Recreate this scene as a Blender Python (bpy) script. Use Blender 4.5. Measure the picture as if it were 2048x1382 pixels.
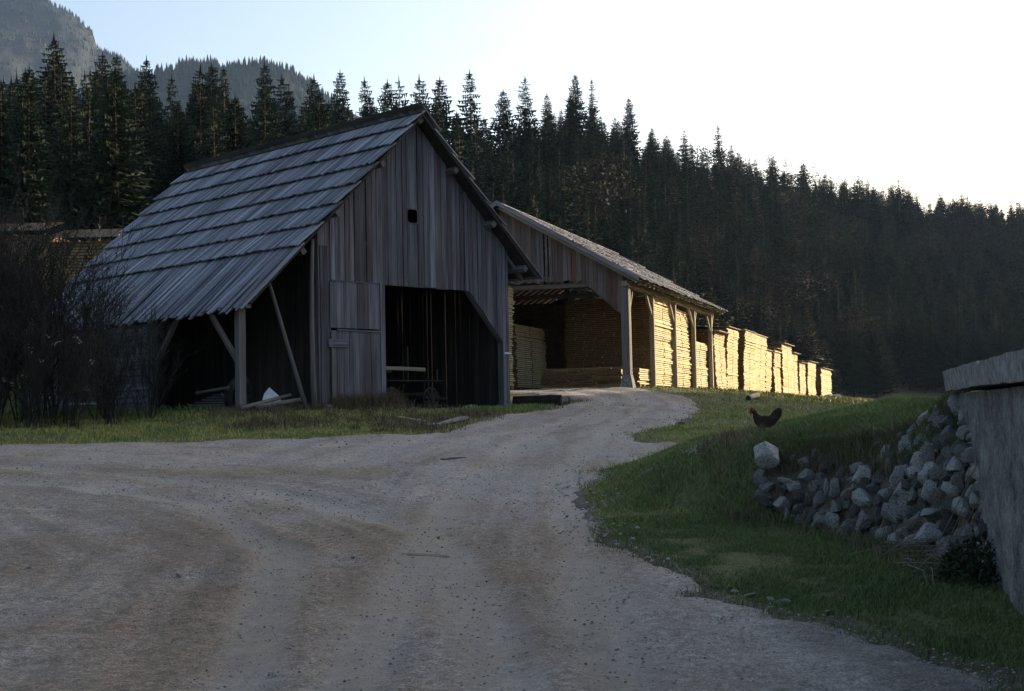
import bpy, bmesh, math, random
import numpy as np
from mathutils import Vector, Matrix, Euler

# ------------------------------------------------------------------ camera, sky, sun, exposure
scene = bpy.context.scene
for o in list(bpy.data.objects):
    bpy.data.objects.remove(o, do_unlink=True)
R = math.radians
EYE = 1.6
cam_d = bpy.data.cameras.new('camera')
cam = bpy.data.objects.new('camera', cam_d)
scene.collection.objects.link(cam)
cam_d.sensor_width = 36.0
cam_d.lens = 48.0
cam_d.clip_start = 0.1
cam_d.clip_end = 9000
# 3 degrees up, rolled 1.2 degrees clockwise as the tilted horizon shows
cam.matrix_world = (Matrix.Translation((0, 0, EYE)) @ Matrix.Rotation(R(90 + 3.02), 4, 'X')
                    @ Matrix.Rotation(R(-1.2), 4, 'Z'))
scene.camera = cam

SUN_AZ, SUN_EL = 50.0, 14.0          # azimuth clockwise from +Y
SKY_STRENGTH = 0.15
SUN_STRENGTH = 5.0
EXPOSURE = 1.0
world = bpy.data.worlds.new('World')
scene.world = world
world.use_nodes = True
wn = world.node_tree.nodes
wl = world.node_tree.links
for n in list(wn):
    wn.remove(n)
wo = wn.new('ShaderNodeOutputWorld')
wb = wn.new('ShaderNodeBackground')
ws = wn.new('ShaderNodeTexSky')
ws.sky_type = 'NISHITA'
ws.sun_disc = False
ws.sun_elevation = R(SUN_EL)
ws.sun_rotation = R(SUN_AZ)
ws.air_density = 1.0
ws.dust_density = 5.5
ws.ozone_density = 1.0
ws.altitude = 600
wb.inputs['Strength'].default_value = SKY_STRENGTH
wl.new(ws.outputs[0], wb.inputs[0])
wl.new(wb.outputs[0], wo.inputs[0])
sun_d = bpy.data.lights.new('sun', 'SUN')
sun_d.energy = SUN_STRENGTH
sun_d.angle = R(0.6)
sun_d.color = (1.0, 0.83, 0.58)
sun = bpy.data.objects.new('sun', sun_d)
scene.collection.objects.link(sun)
sdir = Vector((math.sin(R(SUN_AZ)) * math.cos(R(SUN_EL)), math.cos(R(SUN_AZ)) * math.cos(R(SUN_EL)), math.sin(R(SUN_EL))))
sun.rotation_euler = sdir.to_track_quat('Z', 'Y').to_euler()
sun.location = (60, 60, 60)
vs = scene.view_settings
vs.view_transform = 'Standard'
vs.look = 'None'
vs.exposure = EXPOSURE
vs.gamma = 1.0
vs.use_curve_mapping = False
scene.cycles.use_denoising = True
try:
    scene.cycles.denoiser = 'OPENIMAGEDENOISE'
    scene.cycles.denoising_input_passes = 'RGB_ALBEDO_NORMAL'
    scene.cycles.denoising_prefilter = 'NONE'
except Exception:
    pass
scene.cycles.max_bounces = 6
scene.cycles.diffuse_bounces = 3
scene.cycles.glossy_bounces = 2
scene.cycles.volume_bounces = 1
scene.cycles.sample_clamp_indirect = 4.0

# ------------------------------------------------------------------ helpers
C = scene.collection
rng = random.Random(7)
nrng = np.random.default_rng(11)


def link(name, me, parent=None, loc=None, rot=None):
    o = bpy.data.objects.new(name, me)
    C.objects.link(o)
    if parent is not None:
        o.parent = parent
    if loc is not None:
        o.location = loc
    if rot is not None:
        o.rotation_euler = rot
    return o


def tag(o, label=None, cat=None, group=None, kind=None):
    if label: o['label'] = label
    if cat: o['category'] = cat
    if group: o['group'] = group
    if kind: o['kind'] = kind
    return o


def empty(name, loc, rz=0.0, label=None, cat=None, group=None):
    o = link(name, None, None, loc, (0, 0, rz))
    o.empty_display_size = 0.3
    return tag(o, label, cat, group)


def mesh(name, verts, faces, mat, smooth=False):
    me = bpy.data.meshes.new(name)
    me.from_pydata([tuple(map(float, v)) for v in verts], [], faces)
    me.materials.append(mat)
    if smooth:
        me.polygons.foreach_set('use_smooth', [True] * len(me.polygons))
    me.update()
    return me


def mesh_np(name, V, F, mat, smooth=False, attrs=None):
    """V (n,3), F (m,3 or 4) numpy arrays -> mesh; attrs: name -> per-vertex float array"""
    V = np.ascontiguousarray(V, dtype=np.float32)
    F = np.ascontiguousarray(F, dtype=np.int32)
    me = bpy.data.meshes.new(name)
    k = F.shape[1]
    me.vertices.add(len(V)); me.vertices.foreach_set('co', V.ravel())
    me.loops.add(F.size); me.loops.foreach_set('vertex_index', F.ravel())
    me.polygons.add(len(F))
    me.polygons.foreach_set('loop_start', np.arange(0, F.size, k, dtype=np.int32))
    me.polygons.foreach_set('loop_total', np.full(len(F), k, dtype=np.int32))
    if smooth:
        me.polygons.foreach_set('use_smooth', np.ones(len(F), dtype=bool))
    me.materials.append(mat)
    me.update(calc_edges=True)
    if attrs:
        for an, arr in attrs.items():
            a = me.attributes.new(an, 'FLOAT', 'POINT')
            a.data.foreach_set('value', np.ascontiguousarray(arr, dtype=np.float32))
    return me


BOXF = [(0, 3, 2, 1), (4, 5, 6, 7), (0, 1, 5, 4), (1, 2, 6, 5), (2, 3, 7, 6), (3, 0, 4, 7)]


class MB:
    """collects many small shapes that belong to one mesh"""
    def __init__(self):
        self.v = []; self.f = []

    def add(self, vs, fs):
        b = len(self.v)
        self.v.extend(vs)
        self.f.extend([tuple(i + b for i in f) for f in fs])

    def box(self, x0, x1, y0, y1, z0, z1):
        self.add([(x0, y0, z0), (x1, y0, z0), (x1, y1, z0), (x0, y1, z0),
                  (x0, y0, z1), (x1, y0, z1), (x1, y1, z1), (x0, y1, z1)], BOXF)

    def tube(self, pts, radii, n=6, cap=True):
        pts = [Vector(p) for p in pts]
        b = len(self.v)
        up = Vector((0.13, 0.31, 0.94)).normalized()
        for i, p in enumerate(pts):
            d = (pts[min(i + 1, len(pts) - 1)] - pts[max(i - 1, 0)]).normalized()
            a = d.cross(up)
            if a.length < 1e-3: a = d.cross(Vector((1, 0, 0)))
            a.normalize(); c = d.cross(a).normalized()
            for k in range(n):
                t = 2 * math.pi * k / n
                self.v.append(tuple(p + (a * math.cos(t) + c * math.sin(t)) * radii[i]))
        for i in range(len(pts) - 1):
            for k in range(n):
                k2 = (k + 1) % n
                self.f.append((b + i * n + k, b + i * n + k2, b + (i + 1) * n + k2, b + (i + 1) * n + k))
        if cap:
            self.f.append(tuple(b + k for k in range(n))[::-1])
            e = b + (len(pts) - 1) * n
            self.f.append(tuple(e + k for k in range(n)))

    def build(self, name, mat, parent=None, smooth=False, loc=None, rot=None):
        return link(name, mesh(name, self.v, self.f, mat, smooth), parent, loc, rot)


def board(parent, name, p0, p1, w, t, nrm, mat, cut0=0.0, cut1=0.0, jit=0.004, taper=0.0):
    """a plank from p0 to p1 (mesh length along local Z so the grain follows it); nrm = broad face normal;
    cut0/cut1 = how much the left/right edge end differs (sloped end cuts)"""
    p0 = Vector(p0); p1 = Vector(p1)
    z = (p1 - p0); L = z.length; z.normalize()
    y = Vector(nrm); y = (y - z * y.dot(z)).normalized()
    x = y.cross(z).normalized()
    j = lambda: rng.uniform(-jit, jit)
    w2 = w / 2; t2 = t / 2
    V = []
    wx = [w2, w2 - abs(j()), w2 - taper]
    for k, zz in enumerate((0.0, L * rng.uniform(.4, .6), L)):
        bow = j() * 1.5 if k == 1 else 0
        tw = j()
        for sx, sy in ((-1, -1), (1, -1), (1, 1), (-1, 1)):
            c = (cut0 if k == 0 else cut1 if k == 2 else 0) * sx * .5
            V.append((sx * wx[k] + j() * .6, sy * t2 + bow + tw * sx, zz + c))
    F = [(0, 3, 2, 1), (8, 9, 10, 11)]
    for r in (0, 4):
        for k in range(4):
            k2 = (k + 1) % 4
            F.append((r + k, r + k2, r + 4 + k2, r + 4 + k))
    o = link(name, mesh(name, V, F, mat), parent)
    m = Matrix((x, y, z)).transposed().to_4x4()
    m.translation = p0
    o.matrix_local = m
    return o


def pole(parent, name, p0, p1, r0, r1, mat, n=8, bend=0.0):
    p0 = Vector(p0); p1 = Vector(p1)
    z = p1 - p0; L = z.length
    mb = MB()
    pts = [(bend * math.sin(math.pi * k / 4), 0, L * k / 4) for k in range(5)]
    mb.tube(pts, [r0 + (r1 - r0) * k / 4 + rng.uniform(-.004, .004) for k in range(5)], n)
    o = mb.build(name, mat, parent, True)
    m = z.to_track_quat('Z', 'Y').to_matrix().to_4x4(); m.translation = p0
    o.matrix_local = m
    return o


# vectorised value noise
def _hash(ix, iy, s):
    h = (ix.astype(np.int64) * 374761393 + iy.astype(np.int64) * 668265263 + s * 1442695041) & 0xffffffff
    h = ((h ^ (h >> 13)) * 1274126177) & 0xffffffff
    return ((h ^ (h >> 16)) & 0xffff) / 65535.0


def vnoise(x, y, s=0):
    x = np.asarray(x, float); y = np.asarray(y, float)
    ix = np.floor(x); iy = np.floor(y)
    fx = x - ix; fy = y - iy
    fx = fx * fx * (3 - 2 * fx); fy = fy * fy * (3 - 2 * fy)
    a = _hash(ix, iy, s); b = _hash(ix + 1, iy, s); c = _hash(ix, iy + 1, s); d = _hash(ix + 1, iy + 1, s)
    return (a * (1 - fx) + b * fx) * (1 - fy) + (c * (1 - fx) + d * fx) * fy - .5


def fbm(x, y, s=0, o=3):
    r = 0; a = 1.0
    for k in range(o):
        r = r + a * vnoise(x * 2 ** k, y * 2 ** k, s + k * 17); a *= .5
    return r


def sstep(a, b, x):
    t = np.clip((x - a) / (b - a), 0, 1)
    return t * t * (3 - 2 * t)


# ------------------------------------------------------------------ materials
def newmat(name):
    m = bpy.data.materials.new(name)
    m.use_nodes = True
    nt = m.node_tree
    b = nt.nodes['Principled BSDF']
    b.inputs['Roughness'].default_value = .9
    b.inputs['Specular IOR Level'].default_value = .2
    return m, nt, b


def N(nt, t, **kw):
    n = nt.nodes.new(t)
    for k, v in kw.items():
        if k in n.inputs: n.inputs[k].default_value = v
        else: setattr(n, k, v)
    return n


def ramp(nt, fac, stops):
    r = nt.nodes.new('ShaderNodeValToRGB')
    e = r.color_ramp.elements
    while len(e) < len(stops): e.new(.5)
    for i, (p, c) in enumerate(stops):
        e[i].position = p; e[i].color = (*c, 1) if len(c) == 3 else c
    nt.links.new(fac, r.inputs[0])
    return r.outputs[0]


def mixc(nt, fac, a, b, mode='MIX'):
    n = nt.nodes.new('ShaderNodeMix'); n.data_type = 'RGBA'; n.blend_type = mode
    if isinstance(fac, (int, float)): n.inputs[0].default_value = fac
    else: nt.links.new(fac, n.inputs[0])
    for i, v in ((6, a), (7, b)):
        if isinstance(v, tuple): n.inputs[i].default_value = (*v, 1)
        else: nt.links.new(v, n.inputs[i])
    return n.outputs[2]


def math_(nt, op, a, b=None):
    n = nt.nodes.new('ShaderNodeMath'); n.operation = op
    for i, v in ((0, a), (1, b)):
        if v is None: continue
        if isinstance(v, (int, float)): n.inputs[i].default_value = v
        else: nt.links.new(v, n.inputs[i])
    return n.outputs[0]


def objcoord(nt, scale, rand=30.0):
    tc = nt.nodes.new('ShaderNodeTexCoord')
    oi = nt.nodes.new('ShaderNodeObjectInfo')
    mul = math_(nt, 'MULTIPLY', oi.outputs['Random'], rand)
    add = nt.nodes.new('ShaderNodeVectorMath'); add.operation = 'ADD'
    nt.links.new(tc.outputs['Object'], add.inputs[0]); nt.links.new(mul, add.inputs[1])
    mp = nt.nodes.new('ShaderNodeMapping'); mp.inputs['Scale'].default_value = scale
    nt.links.new(add.outputs[0], mp.inputs[0])
    return mp.outputs[0], oi.outputs['Random'], tc


def noise(nt, vec, scale, detail=4, rough=.6):
    n = N(nt, 'ShaderNodeTexNoise'); n.inputs['Scale'].default_value = scale
    n.inputs['Detail'].default_value = detail; n.inputs['Roughness'].default_value = rough
    if vec is not None: nt.links.new(vec, n.inputs['Vector'])
    return n.outputs[0]


def bump(nt, b, h, strength=.4, dist=.01):
    n = N(nt, 'ShaderNodeBump'); n.inputs['Strength'].default_value = strength; n.inputs['Distance'].default_value = dist
    nt.links.new(h, n.inputs['Height']); nt.links.new(n.outputs[0], b.inputs['Normal'])


def wood_mat(name, dark, light, brown=None, brown_amt=.4, grain=1.0, var=.55, attr=None, sc=(28, 28, .55)):
    """weathered board: grain along local Z, every board its own offset, tone and browning"""
    m, nt, b = newmat(name)
    v, rnd, _ = objcoord(nt, sc)
    v2, _, _ = objcoord(nt, tuple(5 if q > 1 else .35 for q in sc), 77.0)
    if attr:
        an = nt.nodes.new('ShaderNodeAttribute'); an.attribute_name = attr; rnd = an.outputs['Fac']
    g = noise(nt, v, 1.0, 5, .7)
    s = noise(nt, v2, 1.0, 3, .6)
    f = math_(nt, 'ADD', math_(nt, 'MULTIPLY', g, .62), math_(nt, 'MULTIPLY', s, .45))
    col = ramp(nt, f, [(.36, dark), (.66, light)])
    if brown is not None:
        s2 = noise(nt, v2, .6, 2, .5)
        r2 = math_(nt, 'FRACT', math_(nt, 'MULTIPLY', rnd, 7.31))
        amt = math_(nt, 'MULTIPLY', math_(nt, 'MULTIPLY', r2, s2), brown_amt * 2)
        col = mixc(nt, amt, col, brown)
    br = math_(nt, 'ADD', math_(nt, 'MULTIPLY', rnd, var), 1 - var * .5)
    n = nt.nodes.new('ShaderNodeMix'); n.data_type = 'RGBA'; n.blend_type = 'MULTIPLY'; n.inputs[0].default_value = 1
    nt.links.new(col, n.inputs[6]); nt.links.new(br, n.inputs[7])
    nt.links.new(n.outputs[2], b.inputs['Base Color'])
    bump(nt, b, g, .6, .008)
    return m


M = {}
M['wood'] = wood_mat('weathered_grey_wood', (.018, .018, .022), (.195, .192, .228), (.066, .044, .037), .55, var=.6)
M['roofwood'] = wood_mat('silver_roof_boards', (.04, .04, .047), (.33, .33, .372), (.10, .08, .07), .3, var=.9)
M['roofwood_j'] = wood_mat('silver_roof_boards_joined', (.04, .04, .047), (.33, .33, .372), (.10, .08, .07), .3, var=.9, attr='tone', sc=(.55, 28, .55))
M['shedwood'] = wood_mat('brown_grey_shed_boards', (.035, .031, .030), (.19, .175, .165), (.12, .058, .034), .6)
M['beam'] = wood_mat('old_beam', (.045, .043, .042), (.17, .165, .165), (.12, .08, .05), .3, var=.3)
M['darkwood'] = wood_mat('dark_inner_boards', (.010, .009, .008), (.05, .043, .038), None, var=.5)  # base colour lowered to carry the shade of the barn interior
M['postwood'] = wood_mat('pale_post_wood', (.16, .13, .09), (.36, .30, .22), None, var=.25)


def lumber_mat(name, a, b_, stretch):
    m, nt, b = newmat(name)
    v, rnd, tc = objcoord(nt, stretch)
    n1 = noise(nt, v, 1.0, 4, .7)
    v2, _, _ = objcoord(nt, (1.3, 1.3, 1.1), 13)
    n2 = noise(nt, v2, 1.0, 3, .6)
    f = math_(nt, 'ADD', math_(nt, 'MULTIPLY', n1, .7), math_(nt, 'MULTIPLY', n2, .3))
    col = ramp(nt, f, [(.3, a), (.62, b_), (.8, tuple(min(1, c * 1.12) for c in b_))])
    nt.links.new(col, b.inputs['Base Color'])
    bump(nt, b, n1, .4, .01)
    return m


M['lumber'] = lumber_mat('fresh_sawn_lumber', (.44, .33, .17), (.74, .62, .39), (2.2, 1.1, 17))
M['lumber_b'] = lumber_mat('fresh_sawn_lumber_warm', (.42, .29, .12), (.70, .54, .28), (2.2, 1.1, 17))
M['lumber_c'] = lumber_mat('greying_sawn_lumber', (.36, .29, .18), (.58, .49, .33), (2.2, 1.1, 17))
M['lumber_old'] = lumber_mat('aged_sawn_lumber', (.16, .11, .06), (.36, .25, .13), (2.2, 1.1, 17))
M['sticker'] = lumber_mat('stacking_stick_wood', (.12, .08, .04), (.3, .2, .1), (6, 6, 6))
M['endgrain'] = lumber_mat('weathered_shaded_plank_ends', (.07, .045, .022), (.20, .13, .06), (9, 9, 17))  # weathered ends, darkened further to put the shade of stack fronts into colour
M['cover'] = wood_mat('grey_cover_boards', (.12, .10, .08), (.40, .36, .30), (.2, .12, .06), .4)
M['rustcover'] = wood_mat('rusty_brown_cover_boards', (.018, .012, .008), (.045, .030, .018), (.04, .022, .012), .4)


def simple(name, col, rough=.9, var=None, scale=8.0, bmp=0, dist=.02, col2=None, rnd_amt=0.0):
    m, nt, b = newmat(name)
    b.inputs['Roughness'].default_value = rough
    v, rnd, tc = objcoord(nt, (1, 1, 1))
    n1 = noise(nt, v, scale, 6, .65)
    c2 = col2 or tuple(c * .45 for c in col)
    c = ramp(nt, n1, [(.33, c2), (.66, col)])
    if rnd_amt:
        br = math_(nt, 'ADD', math_(nt, 'MULTIPLY', rnd, rnd_amt), 1 - rnd_amt * .5)
        n = nt.nodes.new('ShaderNodeMix'); n.data_type = 'RGBA'; n.blend_type = 'MULTIPLY'; n.inputs[0].default_value = 1
        nt.links.new(c, n.inputs[6]); nt.links.new(br, n.inputs[7]); c = n.outputs[2]
    nt.links.new(c, b.inputs['Base Color'])
    if bmp: bump(nt, b, n1, bmp, dist)
    return m


M['stone'] = simple('grey_field_stone', (.30, .295, .285), .9, scale=8, bmp=1.0, dist=.05, col2=(.075, .072, .068), rnd_amt=1.2)
M['palestone'] = simple('pale_lichen_stone', (.56, .56, .54), .9, scale=11, bmp=1.0, dist=.04, col2=(.13, .13, .13))
M['pebble'] = simple('road_pebbles', (.35, .335, .32), .9, scale=25, col2=(.16, .15, .14))
M['clod'] = simple('earth_clods', (.17, .145, .12), .95, scale=20, col2=(.07, .058, .048))
M['concrete'] = simple('weathered_concrete', (.30, .29, .275), .95, scale=9, bmp=1.0, dist=.03, col2=(.085, .082, .08))
M['tyre'] = simple('old_rubber', (.03, .03, .03), .8)
M['iron'] = simple('rusted_iron', (.08, .05, .035), .7, scale=20)
M['white'] = simple('white_sheet', (.7, .72, .74), .7, col2=(.5, .52, .55))
M['feather'] = simple('dark_brown_feathers', (.035, .018, .012), .75, scale=30, bmp=.4, col2=(.012, .007, .006))
M['feather_red'] = simple('red_brown_feathers', (.22, .07, .035), .75, scale=30, bmp=.4, col2=(.09, .03, .018))
M['comb'] = simple('red_comb', (.35, .02, .02), .5, scale=30, col2=(.2, .01, .01))
M['legs'] = simple('yellow_bird_legs', (.5, .33, .09), .6)
M['bark'] = simple('spruce_bark', (.09, .07, .055), .95, scale=5, bmp=.5, col2=(.04, .03, .025))
M['birch'] = simple('birch_bark', (.30, .30, .29), .8, scale=3, col2=(.08, .08, .08))
M['logside'] = simple('sunlit_tone_log', (.55, .48, .36), .8, scale=6, col2=(.35, .28, .18))  # pale colour stands in for sunlight on the log
M['logend'] = simple('shade_tone_log_end', (.05, .04, .03), .9, scale=10)  # dark colour paints the shaded end of the log
M['twig'] = simple('shrub_twigs', (.045, .041, .037), .9, scale=4, col2=(.022, .020, .018))
M['drystick'] = simple('dry_sticks', (.17, .14, .11), .9, scale=5, col2=(.08, .06, .05))
M['catkin'] = simple('pale_catkins', (.36, .37, .24), .8)
M['budleaf'] = simple('young_bush_leaves', (.05, .055, .022), .8)


def foliage_mat(name, a, b_, hue=None):
    m, nt, b = newmat(name)
    v, rnd, tc = objcoord(nt, (1, 1, 1))
    n1 = noise(nt, v, .9, 4, .7)
    c = ramp(nt, n1, [(.35, a), (.65, b_)])
    if hue is not None:
        r2 = math_(nt, 'FRACT', math_(nt, 'MULTIPLY', rnd, 5.7))
        c = mixc(nt, math_(nt, 'MULTIPLY', math_(nt, 'POWER', r2, 3.0), .7), c, hue)
    br = math_(nt, 'ADD', math_(nt, 'MULTIPLY', rnd, .6), .7)
    n = nt.nodes.new('ShaderNodeMix'); n.data_type = 'RGBA'; n.blend_type = 'MULTIPLY'; n.inputs[0].default_value = 1
    nt.links.new(c, n.inputs[6]); nt.links.new(br, n.inputs[7])
    nt.links.new(n.outputs[2], b.inputs['Base Color'])
    b.inputs['Specular IOR Level'].default_value = .1
    return m


M['spruce'] = foliage_mat('spruce_needles', (.012, .020, .012), (.034, .050, .026))
M['broadleaf'] = foliage_mat('budding_broadleaf', (.028, .025, .018), (.055, .048, .028), (.06, .055, .022))
M['larch'] = foliage_mat('larch_needles', (.035, .032, .016), (.07, .06, .028))


def attr_grass(name, c0, c1, c2):
    m, nt, b = newmat(name)
    at = nt.nodes.new('ShaderNodeAttribute'); at.attribute_name = 'tint'
    c = ramp(nt, at.outputs['Fac'], [(0, c0), (.55, c1), (1, c2)])
    nt.links.new(c, b.inputs['Base Color'])
    b.inputs['Roughness'].default_value = .7
    return m


M['grass'] = attr_grass('green_grass', (.050, .080, .032), (.125, .165, .050), (.36, .32, .095))
M['drygrass'] = attr_grass('dry_grass', (.06, .045, .03), (.13, .10, .06), (.24, .20, .12))


def ground_mat():
    m, nt, b = newmat('earth_and_turf')
    tc = nt.nodes.new('ShaderNodeTexCoord')
    at = nt.nodes.new('ShaderNodeAttribute'); at.attribute_name = 'turf'
    n1 = noise(nt, tc.outputs['Object'], 1.7, 6, .7)
    n2 = noise(nt, tc.outputs['Object'], 14, 5, .7)
    earth = ramp(nt, n2, [(.3, (.05, .038, .028)), (.7, (.15, .12, .095))])
    turf = ramp(nt, n2, [(.3, (.03, .038, .016)), (.7, (.13, .135, .045))])
    f = math_(nt, 'ADD', at.outputs['Fac'], math_(nt, 'MULTIPLY', math_(nt, 'SUBTRACT', n1, .5), .9))
    col = mixc(nt, math_(nt, 'MULTIPLY', f, 1.0), earth, turf)
    nt.links.new(col, b.inputs['Base Color'])
    bump(nt, b, n2, .7, .05)
    return m


M['ground'] = ground_mat()


def road_mat():
    m, nt, b = newmat('gravel_road')
    tc = nt.nodes.new('ShaderNodeTexCoord')
    at = nt.nodes.new('ShaderNodeAttribute'); at.attribute_name = 'brown'
    a2 = nt.nodes.new('ShaderNodeAttribute'); a2.attribute_name = 'track'
    n1 = noise(nt, tc.outputs['Object'], .9, 5, .65)
    n2 = noise(nt, tc.outputs['Object'], 13, 7, .85)
    n3 = noise(nt, tc.outputs['Object'], 60, 4, .8)
    vo = N(nt, 'ShaderNodeTexVoronoi'); vo.inputs['Scale'].default_value = 38
    nt.links.new(tc.outputs['Object'], vo.inputs['Vector'])
    grey = ramp(nt, n2, [(.30, (.105, .095, .088)), (.5, (.275, .25, .228)), (.70, (.47, .435, .40))])
    brn = ramp(nt, n2, [(.30, (.080, .060, .045)), (.5, (.215, .170, .130)), (.70, (.37, .305, .24))])
    f = math_(nt, 'ADD', at.outputs['Fac'], math_(nt, 'MULTIPLY', math_(nt, 'SUBTRACT', n1, .5), 1.3))
    fc = nt.nodes.new('ShaderNodeClamp'); nt.links.new(f, fc.inputs[0])
    col = mixc(nt, fc.outputs[0], grey, brn)
    sp = ramp(nt, n3, [(.36, (.35, .35, .35)), (.5, (1, 1, 1)), (.66, (1.8, 1.8, 1.8))])
    col = mixc(nt, .8, col, sp, 'MULTIPLY')
    stone = ramp(nt, vo.outputs['Color'], [(.80, (0, 0, 0)), (.9, (1, 1, 1))])
    dist = ramp(nt, vo.outputs['Distance'], [(.22, (1, 1, 1)), (.34, (0, 0, 0))])
    sm = mixc(nt, 1.0, stone, dist, 'MULTIPLY')
    s1 = nt.nodes.new('ShaderNodeSeparateColor'); nt.links.new(sm, s1.inputs[0])
    col = mixc(nt, math_(nt, 'MULTIPLY', s1.outputs[0], .55), col, (.40, .39, .38))
    a3 = nt.nodes.new('ShaderNodeAttribute'); a3.attribute_name = 'streak'
    stv = ramp(nt, a3.outputs['Fac'], [(0, (.76, .745, .73)), (.5, (1, 1, 1)), (1, (1.18, 1.17, 1.16))])
    col = mixc(nt, 1.0, col, stv, 'MULTIPLY')
    # packed wheel tracks carry finer, paler dust
    col = mixc(nt, math_(nt, 'MULTIPLY', a2.outputs['Fac'], .62), col, (.35, .32, .28))
    nt.links.new(col, b.inputs['Base Color'])
    h = math_(nt, 'ADD', math_(nt, 'ADD', n2, math_(nt, 'MULTIPLY', n3, .5)), math_(nt, 'MULTIPLY', s1.outputs[0], .6))
    bump(nt, b, h, .9, .03)
    return m


M['road'] = road_mat()


def plaster_mat():
    m, nt, b = newmat('rough_cast_plaster')
    tc = nt.nodes.new('ShaderNodeTexCoord')
    n1 = noise(nt, tc.outputs['Object'], 2.2, 5, .65)
    n2 = noise(nt, tc.outputs['Object'], 17, 6, .8)
    n3 = noise(nt, tc.outputs['Object'], 45, 4, .8)
    f = math_(nt, 'ADD', math_(nt, 'MULTIPLY', n1, .5), math_(nt, 'MULTIPLY', n2, .5))
    c = ramp(nt, f, [(.38, (.12, .112, .104)), (.50, (.32, .30, .285)), (.62, (.55, .53, .50))])
    nt.links.new(c, b.inputs['Base Color'])
    bump(nt, b, math_(nt, 'ADD', n2, math_(nt, 'MULTIPLY', n3, .8)), 1.0, .08)
    return m


M['plaster'] = plaster_mat()


def mountain_mat():
    m, nt, b = newmat('forested_mountain')
    tc = nt.nodes.new('ShaderNodeTexCoord')
    n1 = noise(nt, tc.outputs['Object'], .035, 6, .75)
    c = ramp(nt, n1, [(.35, (.010, .014, .014)), (.6, (.022, .026, .026)), (.75, (.035, .037, .038))])
    nt.links.new(c, b.inputs['Base Color'])
    bump(nt, b, n1, 1.0, 12)
    return m


M['mountain'] = mountain_mat()

# ------------------------------------------------------------------ terrain
BARN_O, BARN_A, BARN_Z = (-5.41, 38.0), R(45.57), 1.93
SHED_O, SHED_A, SHED_Z = (4.65, 55.0), R(-18.7), 2.68


def to_local(x, y, o, a):
    dx = x - o[0]; dy = y - o[1]
    return dx * math.cos(a) + dy * math.sin(a), -dx * math.sin(a) + dy * math.cos(a)


def to_world(lx, ly, o, a):
    return o[0] + lx * math.cos(a) - ly * math.sin(a), o[1] + lx * math.sin(a) + ly * math.cos(a)


def sd_poly(P, x, y):
    """signed distance to polygon, positive inside"""
    x = np.asarray(x, float); y = np.asarray(y, float)
    d = np.full(x.shape, 1e9); ins = np.zeros(x.shape, bool)
    n = len(P)
    for i in range(n):
        ax, ay = P[i]; bx, by = P[(i + 1) % n]
        ex, ey = bx - ax, by - ay
        t = np.clip(((x - ax) * ex + (y - ay) * ey) / (ex * ex + ey * ey), 0, 1)
        d = np.minimum(d, np.hypot(x - ax - t * ex, y - ay - t * ey))
        c = (ay > y) != (by > y)
        ins ^= c & (x < ex * (y - ay) / (ey if abs(ey) > 1e-9 else 1e-9) + ax)
    return np.where(ins, d, -d)


def sd_line(P, x, y):
    d = np.full(np.shape(x), 1e9)
    for (ax, ay), (bx, by) in zip(P[:-1], P[1:]):
        ex, ey = bx - ax, by - ay
        t = np.clip(((x - ax) * ex + (y - ay) * ey) / (ex * ex + ey * ey), 0, 1)
        d = np.minimum(d, np.hypot(x - ax - t * ex, y - ay - t * ey))
    return d


TERRACE = [(2.2, 2.1), (3.64, 9), (4.42, 12.9), (4.40, 13.5), (4.33, 13.95), (4.2, 14.45), (3.98, 14.95), (3.6, 15.4), (3.2, 15.6), (2.85, 15.6),
           (2.7, 17), (2.75, 18.5), (3.2, 21), (4.2, 24), (6, 28), (9, 31), (30, 34), (30, 2.1)]
ROAD = [(2.64, 7.7), (2.24, 9.9), (1.65, 11.1), (1.02, 14.2), (1.09, 17.9), (1.46, 21.4), (2.6, 24.5), (3.9, 27.0), (2.9, 28.6),
        (3.0, 31), (4.2, 35), (5.2, 39), (6.3, 45), (6.6, 50), (5.0, 54), (4.0, 56), (4, 62), (-4, 64), (-4, 57), (-1.5, 54), (1.2, 50), (2.1, 46),
        (1.3, 43), (.6, 41), (-.5, 38.8), (-1.3, 36), (-1.9, 32.3), (-5, 30.0), (-12, 27.6), (-40, 22), (-40, -30), (.4, -30), (1.0, 0), (1.75, 3), (2.5, 6)]
HU = [-1.2, -.6, -.375, -.2, -.1, -.026, .05, .12, .185, .25, .32, .375, .45, .52, .65, 1.0, 2.0]
HR0 = [45, 45, 46, 62, 92, 98, 112, 145, 185, 215, 240, 250, 270, 290, 300, 300, 300]
HR1 = [120, 130, 130, 145, 160, 185, 220, 275, 330, 370, 400, 420, 420, 420, 400, 400, 400]
HZC = [16, 14, 13.5, 17, 19.5, 25, 40, 45, 51, 52, 50, 51, 43, 34, 17, 4, 2.7]


def base_h(x, y):
    s = y - .45 * np.minimum(x, 0)
    return np.interp(s, [-30, 5, 12, 20, 28, 34, 40, 46, 54, 60, 140, 4000], [-.1, 0, .2, .62, 1.02, 1.30, 1.74, 2.12, 2.64, 2.70, 2.6, 2.6])


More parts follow.
